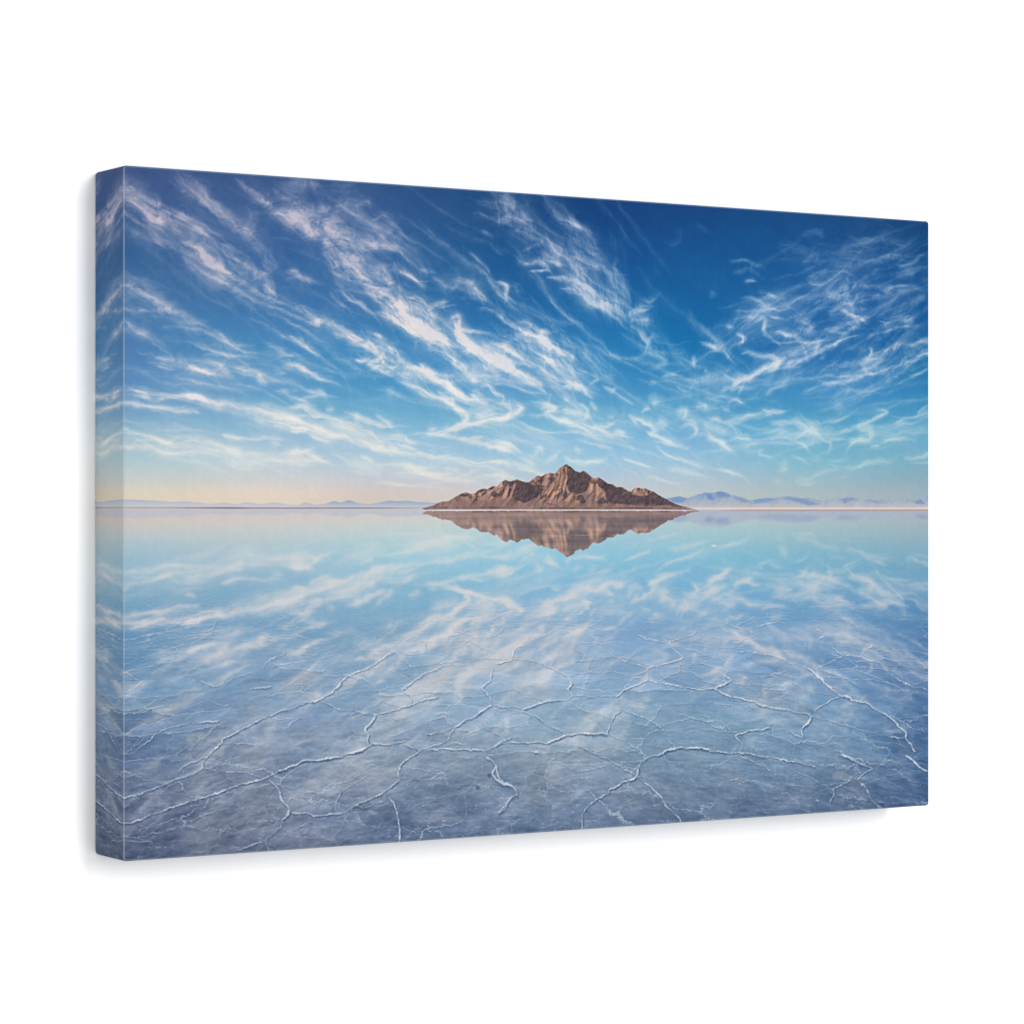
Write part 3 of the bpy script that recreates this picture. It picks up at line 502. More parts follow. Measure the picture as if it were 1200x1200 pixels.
PATCH += tile_strokes('''
26 .45: 150,660 220,600 290,560 340,520; 18 .5: 240,560 300,520; 22 .5: 380,510 460,470 520,460; 12 .45: 470,545 510,540; 22 .35: 560,600 650,570 730,580; 18 .45: 730,510 750,460 800,460; 18 .5: 830,420 870,440 920,400; 26 .5: 890,540 930,520 960,560; 22 .5: 980,610 1020,560 1100,570; 26 .5: 1060,530 1130,490 1190,460; 30 .35: 0,760 80,700 180,700; 26 .3: 100,760 200,700 340,660; 10 .6: 500,340 545,350; 14 .45: 0,350 80,355; 12 .6: 270,310 330,320; 12 .4: 300,450 350,460; 24 .25: 420,720 640,650; 30 .3: 0,880 150,860
''', 580, 590, S4)
PATCH += tile_strokes('''
26 .5: 40,540 100,540 150,550; 16 .5: 0,490 30,460; 10 .5: 120,450 190,430 280,445; 20 .45: 480,410 570,380 620,400 700,430; 12 .45: 350,480 450,465; 30 .45: 500,500 600,520 700,530 800,550; 16 .5: 580,545 700,530 740,540; 24 .5: 860,420 910,450 960,490 1020,530 1050,600; 20 .4: 720,615 800,640; 30 .4: 690,740 780,760; 24 .4: 440,690 540,720 530,780; 20 .35: 330,630 400,620; 30 .3: 0,790 100,800 100,860; 20 .25: 260,760 320,780; 10 .4: 850,290 960,310; 20 .3: 640,370 740,350 820,310; 16 .4: 820,410 900,430; 10 .5: 1080,560 960,540 820,555; 20 .3: 1100,450 1200,440; 30 .3: 450,640 700,680 900,760 1100,860; 20 .3: 960,800 1100,870 1200,920; 14 .3: 340,340 400,350
''', 830, 590, S4)
PA = lay_cloud(PATCH, hairs=.7, wk=1.15)
kP = np.interp(GY, [596, 700, 760, 810], [.7, .85, .8, .7])
pc = np.array([216, 214, 214], np.float32) - np.clip((GY - 680) / 200, 0, 1)[..., None] * np.array([34, 34, 20], np.float32)
m = np.clip(PA * kP * 1.12, 0, .95)[..., None]
wat = wat * (1 - m) + pc * m
WARM = []
WARM += tile_strokes('''
60 .5: 560,960 700,880 850,760 980,620; 30 .4: 960,440 860,480 800,500; 22 .7: 540,360 620,350; 22 .6: 280,490 340,500 420,470; 50 .35: 820,400 1000,380 1200,330; 30 .5: 1040,80 1120,60 1200,20; 30 .35: 210,120 300,100; 40 .3: 320,220 480,190 560,150; 50 .3: 600,560 760,560 900,560; 30 .3: 210,700 300,660; 20 .3: 830,490 900,500; 60 .3: 800,160 1000,120; 30 .3: 210,540 330,520
''', 100, 790, S4)
WARM += tile_strokes('''
40 .5: 300,520 380,470 430,430; 30 .5: 60,300 200,300 300,290; 30 .4: 180,340 260,340; 40 .4: 40,40 160,10; 40 .5: 640,90 760,60 860,20; 24 .5: 420,130 540,100; 40 .3: 60,640 200,560 400,520; 50 .35: 300,640 440,600 560,580; 40 .3: 640,800 760,760 900,740; 30 .3: 960,780 1080,790; 60 .3: 800,420 1000,440; 40 .25: 540,260 700,240; 50 .25: 40,900 300,880; 20 .35: 600,250 560,320; 40 .3: 1000,600 1100,660
''', 340, 790, S4)
WARM += tile_strokes('''
60 .35: 0,140 150,120 300,100; 60 .3: 60,480 240,560 400,640; 60 .3: 120,640 300,740; 50 .25: 500,640 700,700 820,760; 50 .25: 440,400 600,440 700,480; 50 .25: 1000,500 1150,600; 40 .2: 900,700 1000,760
''', 580, 780, S4)
WARM += tile_strokes('''
40 .4: 700,850 780,790 820,840 860,900; 50 .3: 300,780 460,820 600,860; 24 .5: 340,360 440,375 540,400; 40 .3: 60,720 200,800; 50 .2: 560,600 700,660; 20 .5: 660,720 760,750; 30 .25: 260,290 400,280 560,290; 30 .3: 30,60 120,80
''', 830, 750, S4)
WA = lay_cloud(WARM, hairs=.5, wk=1.15)
wcol = np.array([182, 185, 193], np.float32) - np.clip((GY - 780) / 220, 0, 1)[..., None] * np.array([36, 40, 34], np.float32)
m = np.clip(WA * .8, 0, 1)[..., None]
wat = wat * (1 - m) + wcol * m
n5 = samp(TF[0], RXX / 14, RYY / 9)
wat += (sal2 * (n2 * 1.3 + n4 * 2.4 + n5 * 2.2))[..., None]
# short soft brush marks lying across the crust
dash = samp(TF[0], (RXX - RYY * .9) / 60, (RYY + RXX * .25) / 12) * ss(1500, 300, RXX) + samp(TF[1], (RXX + RYY * .5) / 60, (RYY - RXX * .2) / 12) * ss(300, 1500, RXX)
wat += (dash * 3.6 * ss(720, 900, GY))[..., None]

img = land * (1 - watm[..., None]) + wat * watm[..., None]
# land below its own shore line stays in front of the water until 598
lower = mi * (GY < 597.6) * (GY > 595)
img = img * (1 - lower[..., None]) + isl * lower[..., None]
mix(img, (128, 112, 118), np.clip(band(595.4, .8, 180, 535, 110) * .75 + band(595.0, .9, 120, 300, 30) * .42, 0, 1))
mix(img, (232, 214, 206), np.clip(band(595.9, 1.1, 800, 1200, 20), 0, 1) * .85)
mix(img, (182, 152, 148), np.clip(band(598.0, 1.0, 830, 1200, 50), 0, 1) * .8)
mix(img, (226, 206, 200), np.clip(band(597.5, .8, 490, 790, 30), 0, 1) * .5)
mix(img, (234, 224, 224), np.clip(band(597.9, .5, 496, 818, 20), 0, 1) * .85)
mix(img, (92, 78, 80), np.clip(band(599.6, .7, 540, 800, 30) * (.5 + .4 * samp(TF[1], RXX / 24, RYY / 40)), 0, .7))
mix(img, (240, 226, 220), (np.exp(-(((GX - 836.5) / 3) ** 2 + ((GY - 639.5) / 1.2) ** 2)) * .8))

# ------------------------------------------------------------------ pressure ridges (the polygon network)
JX = samp(TF[0], RXX / 22, RYY / 22) * 1.15; JY = samp(TF[1], RXX / 22, RYY / 22) * 1.0
LINE_HI = np.zeros((NV, NU), np.float32); LINE_LO = np.zeros((NV, NU), np.float32)
def ridge(pts, w, a, seed):
    a = a ** .75; w = w * .82
    X, Y = to_r([p[0] for p in pts], [p[1] for p in pts])
    C = catmull(list(zip(X, Y)), 3)
    x0, x1 = int(max(0, C[:, 0].min() - 16)), int(min(NU, C[:, 0].max() + 16)); y0, y1 = int(max(0, C[:, 1].min() - 16)), int(min(NV, C[:, 1].max() + 16))
    if x1 <= x0 or y1 <= y0: return
    sl = (slice(y0, y1), slice(x0, x1)); px = RXX[sl] + JX[sl]; py = RYY[sl] + JY[sl]
    dist, S, D, L = nearest(C, x0, x1, y0, y1, px, py)
    var = np.clip(.92 + .3 * samp(TF[seed % 4], S / 26 + seed, seed * .37 + S * 0), .4, 1.4)
    end = np.clip(np.minimum(S, L - S) / 10 + .6, 0, 1)
    hi = np.exp(-(dist / (w * (.32 + .40 * var))) ** 2) * np.clip(a * var * end, 0, 1)
    LINE_HI[sl] = np.maximum(LINE_HI[sl], hi)
    # shadow falls to the lower right of each ridge
    px2 = px - w * .6; py2 = py - w * 1.0
    dist2, *_ = nearest(C, x0, x1, y0, y1, px2, py2)
    lo = np.exp(-(dist2 / (w * .95)) ** 2) * np.clip(a * var * end, 0, 1)
    LINE_LO[sl] = np.maximum(LINE_LO[sl], lo)
def crack(txt, ox, oy):
    for i, (w, a, P) in enumerate(parse(txt)):
        ridge([(ox + x * S4, oy + y * S4) for x, y in P], w, a, i + int(ox))
crack('''
1.2 .3: 210,745 330,715 480,690 600,665 700,650; 1.2 .25: 300,795 380,790 450,770; 1.3 .45: 610,955 650,970 700,985 760,970 820,940 900,915; 1.5 .7: 900,1000 1000,990; 1.3 .5: 960,890 965,870 985,850 1060,820 1075,785; 1.2 .35: 1075,820 1140,820 1200,815; 1 .3: 590,790 615,740
''', 100, 590)
crack('''
1.7 .7: 235,1005 270,970 305,940 370,905 440,880 500,830 570,795; 1.2 .4: 570,795 640,810 720,815; 1.7 .7: 600,1005 650,970 710,930 770,905 830,875; 1.4 .5: 830,875 780,845; 1.2 .4: 830,875 900,870 1000,875; 1.1 .2: 500,625 560,640 620,650 700,650 790,630 840,620
1.4 .6: 850,740 860,715 920,705 970,685; 1.2 .3: 0,815 120,815 230,800; 1.1 .35: 440,880 520,900 600,915 700,930; 1.2 .4: 205,680 270,700; 1.6 .6: 1030,1000 1050,980 1085,960 1085,920 1100,890; 1.4 .6: 1150,850 1200,840; 1.4 .6: 1190,800 1195,830
''', 340, 590)
crack('''
2 .9: 0,870 50,850 95,835 100,785; 1.2 .4: 100,785 160,760 230,730 310,690 380,660; 1.5 .6: 100,840 200,850 290,880 350,910 400,940; 2 .85: 400,940 420,970 390,1000; 1.5 .6: 430,760 500,750 545,745 600,735 645,720; 1.2 .5: 545,745 545,770; 1.2 .45: 400,940 480,915 550,895; 1.1 .4: 550,895 640,910 730,935 820,955
1.4 .6: 590,790 640,820 705,855 780,870 830,880; 1.3 .55: 705,855 740,820 760,790; 1.5 .7: 770,710 785,670; 1.4 .6: 770,710 820,730 900,745 940,745 1000,725 1050,715 1090,690; 1.7 .8: 940,745 960,780 1020,830; 1.8 .85: 1020,830 960,855 900,870 830,885 825,920 830,950; 1.5 .65: 830,955 900,970 1000,985 1080,1000 1200,1005
1.6 .7: 830,955 770,980 720,1005; 1 .3: 1020,830 1100,825 1200,810; 1 .3: 300,880 370,790 320,770; 1 .3: 390,790 470,830 550,890
''', 580, 590)
crack('''
1.2 .45: 0,670 100,655 95,620; 1.3 .5: 100,655 200,680 240,700; 1.3 .55: 220,680 290,660 340,650 380,635; 1.4 .6: 560,670 620,690 630,705 590,735; 1.5 .7: 670,780 700,800 735,818; 1.4 .65: 735,818 820,825 850,790 885,770; 1.4 .55: 735,818 680,845 620,880 590,895; 1 .3: 885,770 950,800
1.5 .6: 820,825 880,850 935,865 970,910 1030,950 1080,980; 1.7 .65: 1080,980 1140,995 1200,1010; 1 .3: 1080,980 1160,965 1200,955; 1 .3: 1100,865 1200,862; 1.4 .5: 150,800 240,805 320,815 390,835 450,865 540,890; 2.3 1: 540,890 600,940 640,980 690,1015; 1.1 .4: 345,800 350,750; 2 .9: 90,930 120,960 60,990 35,1010; 1.2 .45: 120,960 240,945 350,925 430,905
1.2 .4: 620,935 750,945 900,960 1000,975 1080,980; 1.1 .35: 350,930 430,960 500,1000
''', 830, 590)
crack('''
1.2 .35: 210,215 300,200 400,180 480,165; 1.6 .6: 280,410 340,360 380,320 440,290 540,275 640,260 720,250; 1.1 .3: 205,440 250,430 280,410; 1.1 .3: 440,290 380,260; 1.4 .5: 640,455 540,490 500,530 495,550; 1.2 .35: 205,555 300,530
1.8 .65: 205,675 300,645 400,605 500,560 570,540 630,510 640,470 680,425 740,375 745,350 800,320 870,280 960,235 1040,205 1110,175 1170,150 1200,150; 1.2 .35: 740,375 820,375 900,380; 1.2 .45: 640,510 710,515; 1.3 .5: 760,520 860,530 940,555
2.1 .9: 205,812 300,780 380,755 460,720 580,685 700,645 800,610 900,580 970,560 1040,525 1100,500 1180,470 1200,465; 2.6 .75: 1000,575 1050,620 1060,680 1105,730 1060,790 1060,815 1000,870 970,895 985,935 990,950; 1.8 .7: 1105,745 1200,752; 1.8 .5: 970,895 900,925 800,960; 1.2 .35: 205,910 350,900 320,940 290,960
2 .9: 900,80 1000,70; 1.3 .4: 350,860 440,850 540,800 700,740 800,700; 1.2 .35: 210,880 330,870 470,780
''', 100, 790)
crack('''
1.9 .8: 0,185 80,155 160,135 230,90 300,20 340,0; 1.4 .5: 160,140 250,180 340,195 440,220; 1.7 .7: 440,220 520,210 600,185 660,160 740,135 800,115; 2.8 1: 455,225 440,260 400,290 420,330 415,370 430,385; 2.6 1: 430,385 340,425 240,445 150,460 80,465 0,500; 1.8 .7: 430,385 520,375 600,370
1.7 .6: 600,380 700,410 640,450 600,490 580,530 590,560; 2 .75: 590,570 545,610 510,635 440,670 370,700 320,735 280,745 200,760 130,760 60,750 0,745; 1.3 .4: 590,565 700,555 800,540; 2.3 .8: 520,640 545,680 570,720 590,790 595,840 585,905; 1.3 .35: 0,855 60,825 120,795; 1.3 .35: 245,740 250,680 290,630 430,540; 1.2 .3: 290,745 310,800 380,830
1.6 .6: 660,160 650,120 610,80 700,15; 1.6 .6: 800,210 830,205 860,240 890,270; 1.6 .55: 890,275 830,310 730,330; 2.2 .9: 890,280 930,255 985,235 1040,200 1095,165; 2.2 .9: 1095,165 1080,120 1040,75 1080,35 1090,0; 1.4 .5: 1095,165 1200,180; 1.3 .45: 985,235 1040,270 1080,310 1140,340
1.5 .55: 890,280 870,320 850,360 780,385 700,410; 1.3 .4: 860,365 950,385; 1.6 .6: 740,405 900,405 1050,410; 1.5 .6: 1050,410 1090,400 1140,365 1200,345; 2.4 .95: 1050,415 1060,450 1105,495 1095,545 1150,590 1200,600; 2.2 .7: 1200,660 1170,700 1130,745; 1.6 .45: 940,650 950,740 920,795 820,820 740,835 710,850; 1.2 .3: 600,760 700,700 780,680; 1.2 .3: 920,795 980,850
''', 340, 790)
crack('''
1.5 .6: 290,0 350,25 400,65; 2.2 .9: 400,65 410,100 395,125 415,155; 2.1 .85: 415,160 370,185 300,190 230,205 150,235; 1.6 .6: 150,235 80,225 0,215; 1.6 .65: 415,160 540,165 655,158; 2 .85: 655,160 700,135 770,100 825,75; 2.1 .9: 825,75 825,30 840,0; 1.7 .7: 825,80 940,100 1050,120 1200,130; 2 .8: 655,160 665,200 680,235 640,275 625,310 610,365
2 .8: 150,240 240,290 290,325 340,350 375,365; 2.6 1: 375,370 440,368 530,368 605,370; 2.2 .9: 375,370 350,395 280,415; 1.8 .6: 280,415 140,415 40,415 0,440; 1.2 .4: 370,190 460,230 540,290 600,345; 1.2 .4: 80,95 150,155 250,185; 1.7 .65: 610,370 700,410 770,450 800,475; 1.6 .6: 680,235 780,270 870,320 905,350 930,395 980,440
2.8 1: 980,440 930,460 890,480 830,490 790,525 775,570 770,600; 2.9 1: 980,440 1080,440 1170,455; 2 .8: 905,480 920,510; 2.4 .9: 770,600 710,630 620,665 610,690 530,735 490,780 470,840 468,880; 2.3 .85: 770,600 880,690 930,760 990,810 1010,845; 1.8 .65: 770,600 700,560 600,500 450,435; 1.2 .35: 420,580 520,560 610,540
1.5 .5: 680,525 790,515; 1.1 .3: 440,620 520,690; 3 .9: 0,540 15,590 50,635 100,650 120,690 80,720 60,765 20,795; 1.2 .3: 60,765 110,820; 1.2 .4: 905,320 1000,300 1050,285; 1.5 .5: 1000,255 1080,290 1180,305; 1.2 .35: 1040,580 1080,630 1160,670; 3 .7: 210,470 240,468
''', 580, 780)
crack('''
2.2 .9: 100,190 120,220 60,250 35,270; 2 .8: 35,270 100,300 180,320 260,335; 1.2 .35: 0,330 100,350 130,355 120,385; 2.6 .6: 260,340 350,365 430,380 520,395 555,415; 2.6 .95: 555,415 540,450 505,480 510,525; 1.6 .65: 570,390 600,365 650,335 710,305; 2.7 1: 540,150 600,195 640,240 690,280 720,300 790,325 860,345 920,385 990,425 1030,465 1065,500 1065,530
3 1: 1060,535 1090,560 1115,600; 2.6 .9: 1070,625 1110,650 1150,690 1200,710; 1.3 .35: 1065,625 980,650 900,695; 1.5 .5: 960,515 1060,535; 1.3 .45: 120,220 240,200 350,180 430,165; 1.2 .35: 350,190 430,220 500,260 600,290 700,300; 1.3 .4: 260,265 360,265 460,265; 1.1 .35: 440,315 520,345 580,360; 1.7 .65: 150,610 180,590 180,560 150,530 155,510 240,490 330,475
2.2 .85: 0,600 70,603 150,608 250,620 370,640 440,655 530,670 580,685; 1.5 .5: 160,620 260,665 330,700; 1.5 .5: 380,640 430,690 560,750 680,810; 1.6 .5: 430,490 490,520 500,525; 1.2 .35: 510,535 465,580 455,630; 1.3 .35: 560,410 660,440 780,470 840,500; 2.8 .95: 720,620 800,655 885,700; 1.8 .65: 885,700 840,725 805,750; 3.4 .65: 805,750 850,800 880,860 930,905
2 .5: 770,760 700,790 680,805 680,840 660,880; 1.2 .35: 0,440 60,440 120,495; 1.2 .3: 70,770 160,750 150,720; 2.6 .8: 360,855 370,856; 2.6 .9: 582,870 590,872; 2.2 .5: 1155,480 1175,490
''', 830, 750)
lumw = img.mean(axis=2, keepdims=True); dsat = .10 * ss(780, 930, GY)[..., None]
img += (lumw - img) * dsat
# small secondary polygons between the big ridges, and a tone of its own for every plate
vr = np.random.default_rng(5); VN = 64
vx_, vy_ = vr.random((VN, VN)).astype(np.float32), vr.random((VN, VN)).astype(np.float32); vt_ = vr.normal(size=(VN, VN)).astype(np.float32)
def voronoi(cx, cy):
    U = Xg / cx + samp(TN[2], RXX / 60, RYY / 40) * .07 + samp(TF[1], RXX / 16, RYY / 12) * .018 + 20; V = Z / cy + samp(TN[3], RXX / 60, RYY / 40) * .07 + samp(TF[2], RXX / 16, RYY / 12) * .018
    iu, iv = np.floor(U).astype(int), np.floor(V).astype(int); f1 = np.full(U.shape, 9, np.float32); f2 = f1.copy(); tn = np.zeros_like(f1)
    for a_ in (-1, 0, 1):
        for b_ in (-1, 0, 1):
            p_, q_ = (iu + a_) % VN, (iv + b_) % VN
            d_ = np.hypot(U - (iu + a_) - vx_[p_, q_], V - (iv + b_) - vy_[p_, q_]); n_ = d_ < f1
            f2 = np.where(n_, f1, np.minimum(f2, d_)); tn = np.where(n_, vt_[p_, q_], tn); f1 = np.where(n_, d_, f1)
    return f2 - f1, tn
for (cx, cy, al, tone_) in ((.26, 3.0, .60, 4.4), (.13, 1.6, .20, 2.0)):
    e_, tn_ = voronoi(cx, cy)
    thr_ = 1.5 / (cx * dy_) ; keep = np.clip(.75 + .5 * samp(TN[0], RXX / 70, RYY / 50), 0, 1) * ss(665, 760, GY)
    hl = np.exp(-(e_ / thr_) ** 2) * keep * al
    e2 = np.roll(np.roll(e_, 2, 0), 1, 1); dl = np.exp(-(e2 / thr_) ** 2) * keep * al
    img += (np.array([64, 80, 118], np.float32) - img) * (dl * .4)[..., None]
    img += (np.array([196, 204, 216], np.float32) - img) * (hl * 1.0)[..., None]
    img += (tn_ * tone_ * ss(700, 820, GY))[..., None]
img += (np.array([52, 66, 104], np.float32) - img) * (LINE_LO[..., None] * .8 * (.4 + .6 * ss(720, 900, GY)[..., None]))
hi_c = np.array([222, 226, 232], np.float32) - ss(880, 1010, GY)[..., None] * np.array([22, 26, 22], np.float32)
img += (hi_c - img) * np.clip(LINE_HI[..., None] * .84, 0, 1)
for cx, cy, r in ((340 + 1015 * S4, 790 + 615 * S4, 2.4), (340 + 1078 * S4, 790 + 550 * S4, 2.2)):
    mix(img, (66, 78, 108), np.exp(-(((GX - cx) / r) ** 2 + ((GY - cy) / r) ** 2)) * .8)

# fine overall grain of the photograph and a faint darkening near the upper right corner of the picture
img += (samp(TF[3], RXX / 9, RYY / 9) * .9)[..., None]
img += ss(720, 860, GY)[..., None] * np.array([-1, 4, 3], np.float32)
img += .40 * (img - blur(img, 2, 2)) + .12 * (img - blur(img, 9, 7)) * ss(700, 800, GY)[..., None]
img = np.clip(img, 4, 250).astype(np.float32)

# ------------------------------------------------------------------ to scene-linear reflectance of the inks
def s2l(c): 
    c = c / 255.0
    return np.where(c <= 0.04045, c / 12.92, ((c + 0.055) / 1.055) ** 2.4)
def l2s(c):
    c = np.clip(c, 0, 1)
    return np.where(c <= 0.0031308, c * 12.92, 1.055 * c ** (1 / 2.4) - 0.055)
INK = 0.65       # the cloth is lit well above mid exposure: the inks are this much darker than they look
INK_FLARE = 0.010
enc = l2s(np.clip(s2l(img) - INK_FLARE, 0.0005, 1) * INK)
rgba = np.ones((NV, NU, 4), np.float32); rgba[..., :3] = enc[::-1]
tex = bpy.data.images.new('salt_lake_print', NU, NV, alpha=False)
tex.colorspace_settings.name = 'sRGB'
tex.pixels.foreach_set(rgba.ravel()); tex.update(); tex.pack()

# ------------------------------------------------------------------ scene
scene = bpy.context.scene
col = scene.collection
def new_mat(name):
    m = bpy.data.materials.new(name); m.use_nodes = True
    nt = m.node_tree; b = nt.nodes['Principled BSDF']; return m, nt, b

def cloth_material():
    m, nt, b = new_mat('printed_cotton_canvas')
    N, Lk = nt.nodes, nt.links
    uv = N.new('ShaderNodeUVMap'); uv.uv_map = 'print'
    im = N.new('ShaderNodeTexImage'); im.image = tex; im.interpolation = 'Cubic'; im.extension = 'MIRROR'
    Lk.new(uv.outputs['UV'], im.inputs['Vector'])
    thr = N.new('ShaderNodeUVMap'); thr.uv_map = 'thread'
    sep = N.new('ShaderNodeSeparateXYZ'); Lk.new(thr.outputs['UV'], sep.inputs[0])
    # weave: warp and weft threads, 0.75 mm apart, slightly irregular
    nz = N.new('ShaderNodeTexNoise'); nz.inputs['Scale'].default_value = 90; nz.inputs['Detail'].default_value = 2
    Lk.new(thr.outputs['UV'], nz.inputs['Vector'])
    def wave(sock):
        a = N.new('ShaderNodeMath'); a.operation = 'MULTIPLY'; a.inputs[1].default_value = 2 * math.pi / 0.00078; Lk.new(sock, a.inputs[0])
        n = N.new('ShaderNodeMath'); n.operation = 'MULTIPLY_ADD'; n.inputs[1].default_value = 3.0; Lk.new(nz.outputs['Fac'], n.inputs[0]); Lk.new(a.outputs[0], n.inputs[2])
        s = N.new('ShaderNodeMath'); s.operation = 'SINE'; Lk.new(n.outputs[0], s.inputs[0]); return s
    sx, sy = wave(sep.outputs['X']), wave(sep.outputs['Y'])
    pr = N.new('ShaderNodeMath'); pr.operation = 'MULTIPLY'; Lk.new(sx.outputs[0], pr.inputs[0]); Lk.new(sy.outputs[0], pr.inputs[1])
    slub = N.new('ShaderNodeTexNoise'); slub.inputs['Scale'].default_value = 1.0; slub.inputs['Detail'].default_value = 3
    mp = N.new('ShaderNodeMapping'); mp.inputs['Scale'].default_value = (900, 14, 1); Lk.new(thr.outputs['UV'], mp.inputs['Vector']); Lk.new(mp.outputs[0], slub.inputs['Vector'])
    slub2 = N.new('ShaderNodeTexNoise'); slub2.inputs['Scale'].default_value = 1.0; slub2.inputs['Detail'].default_value = 3
    mp2 = N.new('ShaderNodeMapping'); mp2.inputs['Scale'].default_value = (14, 900, 1); Lk.new(thr.outputs['UV'], mp2.inputs['Vector']); Lk.new(mp2.outputs[0], slub2.inputs['Vector'])
    ad = N.new('ShaderNodeMath'); ad.operation = 'ADD'; Lk.new(slub.outputs['Fac'], ad.inputs[0]); Lk.new(slub2.outputs['Fac'], ad.inputs[1])
    # threads hold the ink unevenly
    tone = N.new('ShaderNodeMath'); tone.operation = 'MULTIPLY_ADD'; tone.inputs[1].default_value = 0.02; tone.inputs[2].default_value = 1.0; Lk.new(pr.outputs[0], tone.inputs[0])
    tone2 = N.new('ShaderNodeMath'); tone2.operation = 'MULTIPLY_ADD'; tone2.inputs[1].default_value = 0.05; Lk.new(ad.outputs[0], tone2.inputs[0])
    off = N.new('ShaderNodeMath'); off.operation = 'SUBTRACT'; off.inputs[1].default_value = 0.05; Lk.new(tone.outputs[0], off.inputs[0]); Lk.new(off.outputs[0], tone2.inputs[2])
    mul = N.new('ShaderNodeVectorMath'); mul.operation = 'SCALE'; Lk.new(im.outputs['Color'], mul.inputs[0]); Lk.new(tone2.outputs[0], mul.inputs['Scale'])
    # along the fold a bevel highlight is painted pale, with some rubbed ink
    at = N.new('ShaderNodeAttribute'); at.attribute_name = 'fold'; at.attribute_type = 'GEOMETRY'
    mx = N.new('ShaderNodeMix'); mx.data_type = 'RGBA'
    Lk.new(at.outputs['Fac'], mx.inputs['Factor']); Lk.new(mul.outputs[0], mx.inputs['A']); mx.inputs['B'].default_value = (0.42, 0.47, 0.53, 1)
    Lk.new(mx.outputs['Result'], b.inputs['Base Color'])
    b.inputs['Roughness'].default_value = 0.78; b.inputs['Specular IOR Level'].default_value = 0.12
    hsum = N.new('ShaderNodeMath'); hsum.operation = 'ADD'; Lk.new(pr.outputs[0], hsum.inputs[0]); Lk.new(ad.outputs[0], hsum.inputs[1])
    bp = N.new('ShaderNodeBump'); bp.inputs['Strength'].default_value = 0.12; bp.inputs['Distance'].default_value = 0.00012
    Lk.new(hsum.outputs[0], bp.inputs['Height']); Lk.new(bp.outputs[0], b.inputs['Normal'])
    return m
CLOTH = cloth_material()

# front face grid and four wrapped sides; all share the same rounded rim
def face_obj(name, rows, parent):
    """rows: list of rings/strips of (co, uv, thread, fold)"""
    me = bpy.data.meshes.new(name); nr, nc = len(rows), len(rows[0])
    verts = [q[0] for r in rows for q in r]
    faces = [(i * nc + j, i * nc + j + 1, (i + 1) * nc + j + 1, (i + 1) * nc + j) for i in range(nr - 1) for j in range(nc - 1)]
    me.from_pydata(verts, [], faces)
    l1 = me.uv_layers.new(name='print'); l2 = me.uv_layers.new(name='thread')
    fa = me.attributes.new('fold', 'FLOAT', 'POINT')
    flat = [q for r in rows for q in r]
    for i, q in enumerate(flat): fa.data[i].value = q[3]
    for lp in me.loops:
        q = flat[lp.vertex_index]; l1.data[lp.index].uv = q[1]; l2.data[lp.index].uv = q[2]
    me.materials.append(CLOTH)
    for p in me.polygons: p.use_smooth = True
    o = bpy.data.objects.new(name, me); col.objects.link(o); o.parent = parent
    return o

root = bpy.data.objects.new('canvas_print', None); col.objects.link(root)
root.empty_display_size = 0.05
root['label'] = 'stretched canvas print of a brown island in a blue salt lake on white wall'
root['category'] = 'canvas print'
hx, hz = W / 2, H / 2
YF = -T          # front plane; the back rests against the wall at y = 0
def P(x, y, z): return (x, y, z)
arc = [k * (math.pi / 4) / 3 for k in range(4)]     # each face carries half of the rounded fold
# front face: flat inside, quarter-round halves at its rim
cr = 0.0016      # corner radius seen from the front
ins = [(R * (1 - math.sin(a)), R * (1 - math.cos(a))) for a in (math.pi/4, math.pi/6, math.pi/12, 0)]
ax_x = [-hx + d for d, _ in ins] + list(np.linspace(-hx + 0.006, hx - 0.006, 25)) + [hx - d for d, _ in reversed(ins)]
ax_z = [-hz + d for d, _ in ins] + list(np.linspace(-hz + 0.006, hz - 0.006, 17)) + [hz - d for d, _ in reversed(ins)]
def setback(c, h):
    e = h - abs(c)
    if e >= R: return 0.0
    s = (R - e) / R; return R * (1 - math.sqrt(max(0, 1 - s * s)))
rows = []
for z in ax_z:
    row = []
    for x in ax_x:
        sx_, sz_ = setback(x, hx), setback(z, hz)
        y = YF + math.hypot(sx_, sz_)
        # round the corner seen from the front
        X, Zc = x, z
        ex, ez = hx - abs(x), hz - abs(z)
        if ex < cr and ez < cr:
            vx, vz = cr - ex, cr - ez; d = math.hypot(vx, vz); mxd = max(vx, vz)
            if d > 1e-9:
                k = mxd / d
                X = math.copysign(hx - cr + vx * k, x); Zc = math.copysign(hz - cr + vz * k, z)
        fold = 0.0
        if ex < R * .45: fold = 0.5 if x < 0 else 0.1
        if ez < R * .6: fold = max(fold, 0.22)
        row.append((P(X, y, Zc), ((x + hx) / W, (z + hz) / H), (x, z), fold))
    rows.append(row)
front = face_obj('printed_front', rows, root)

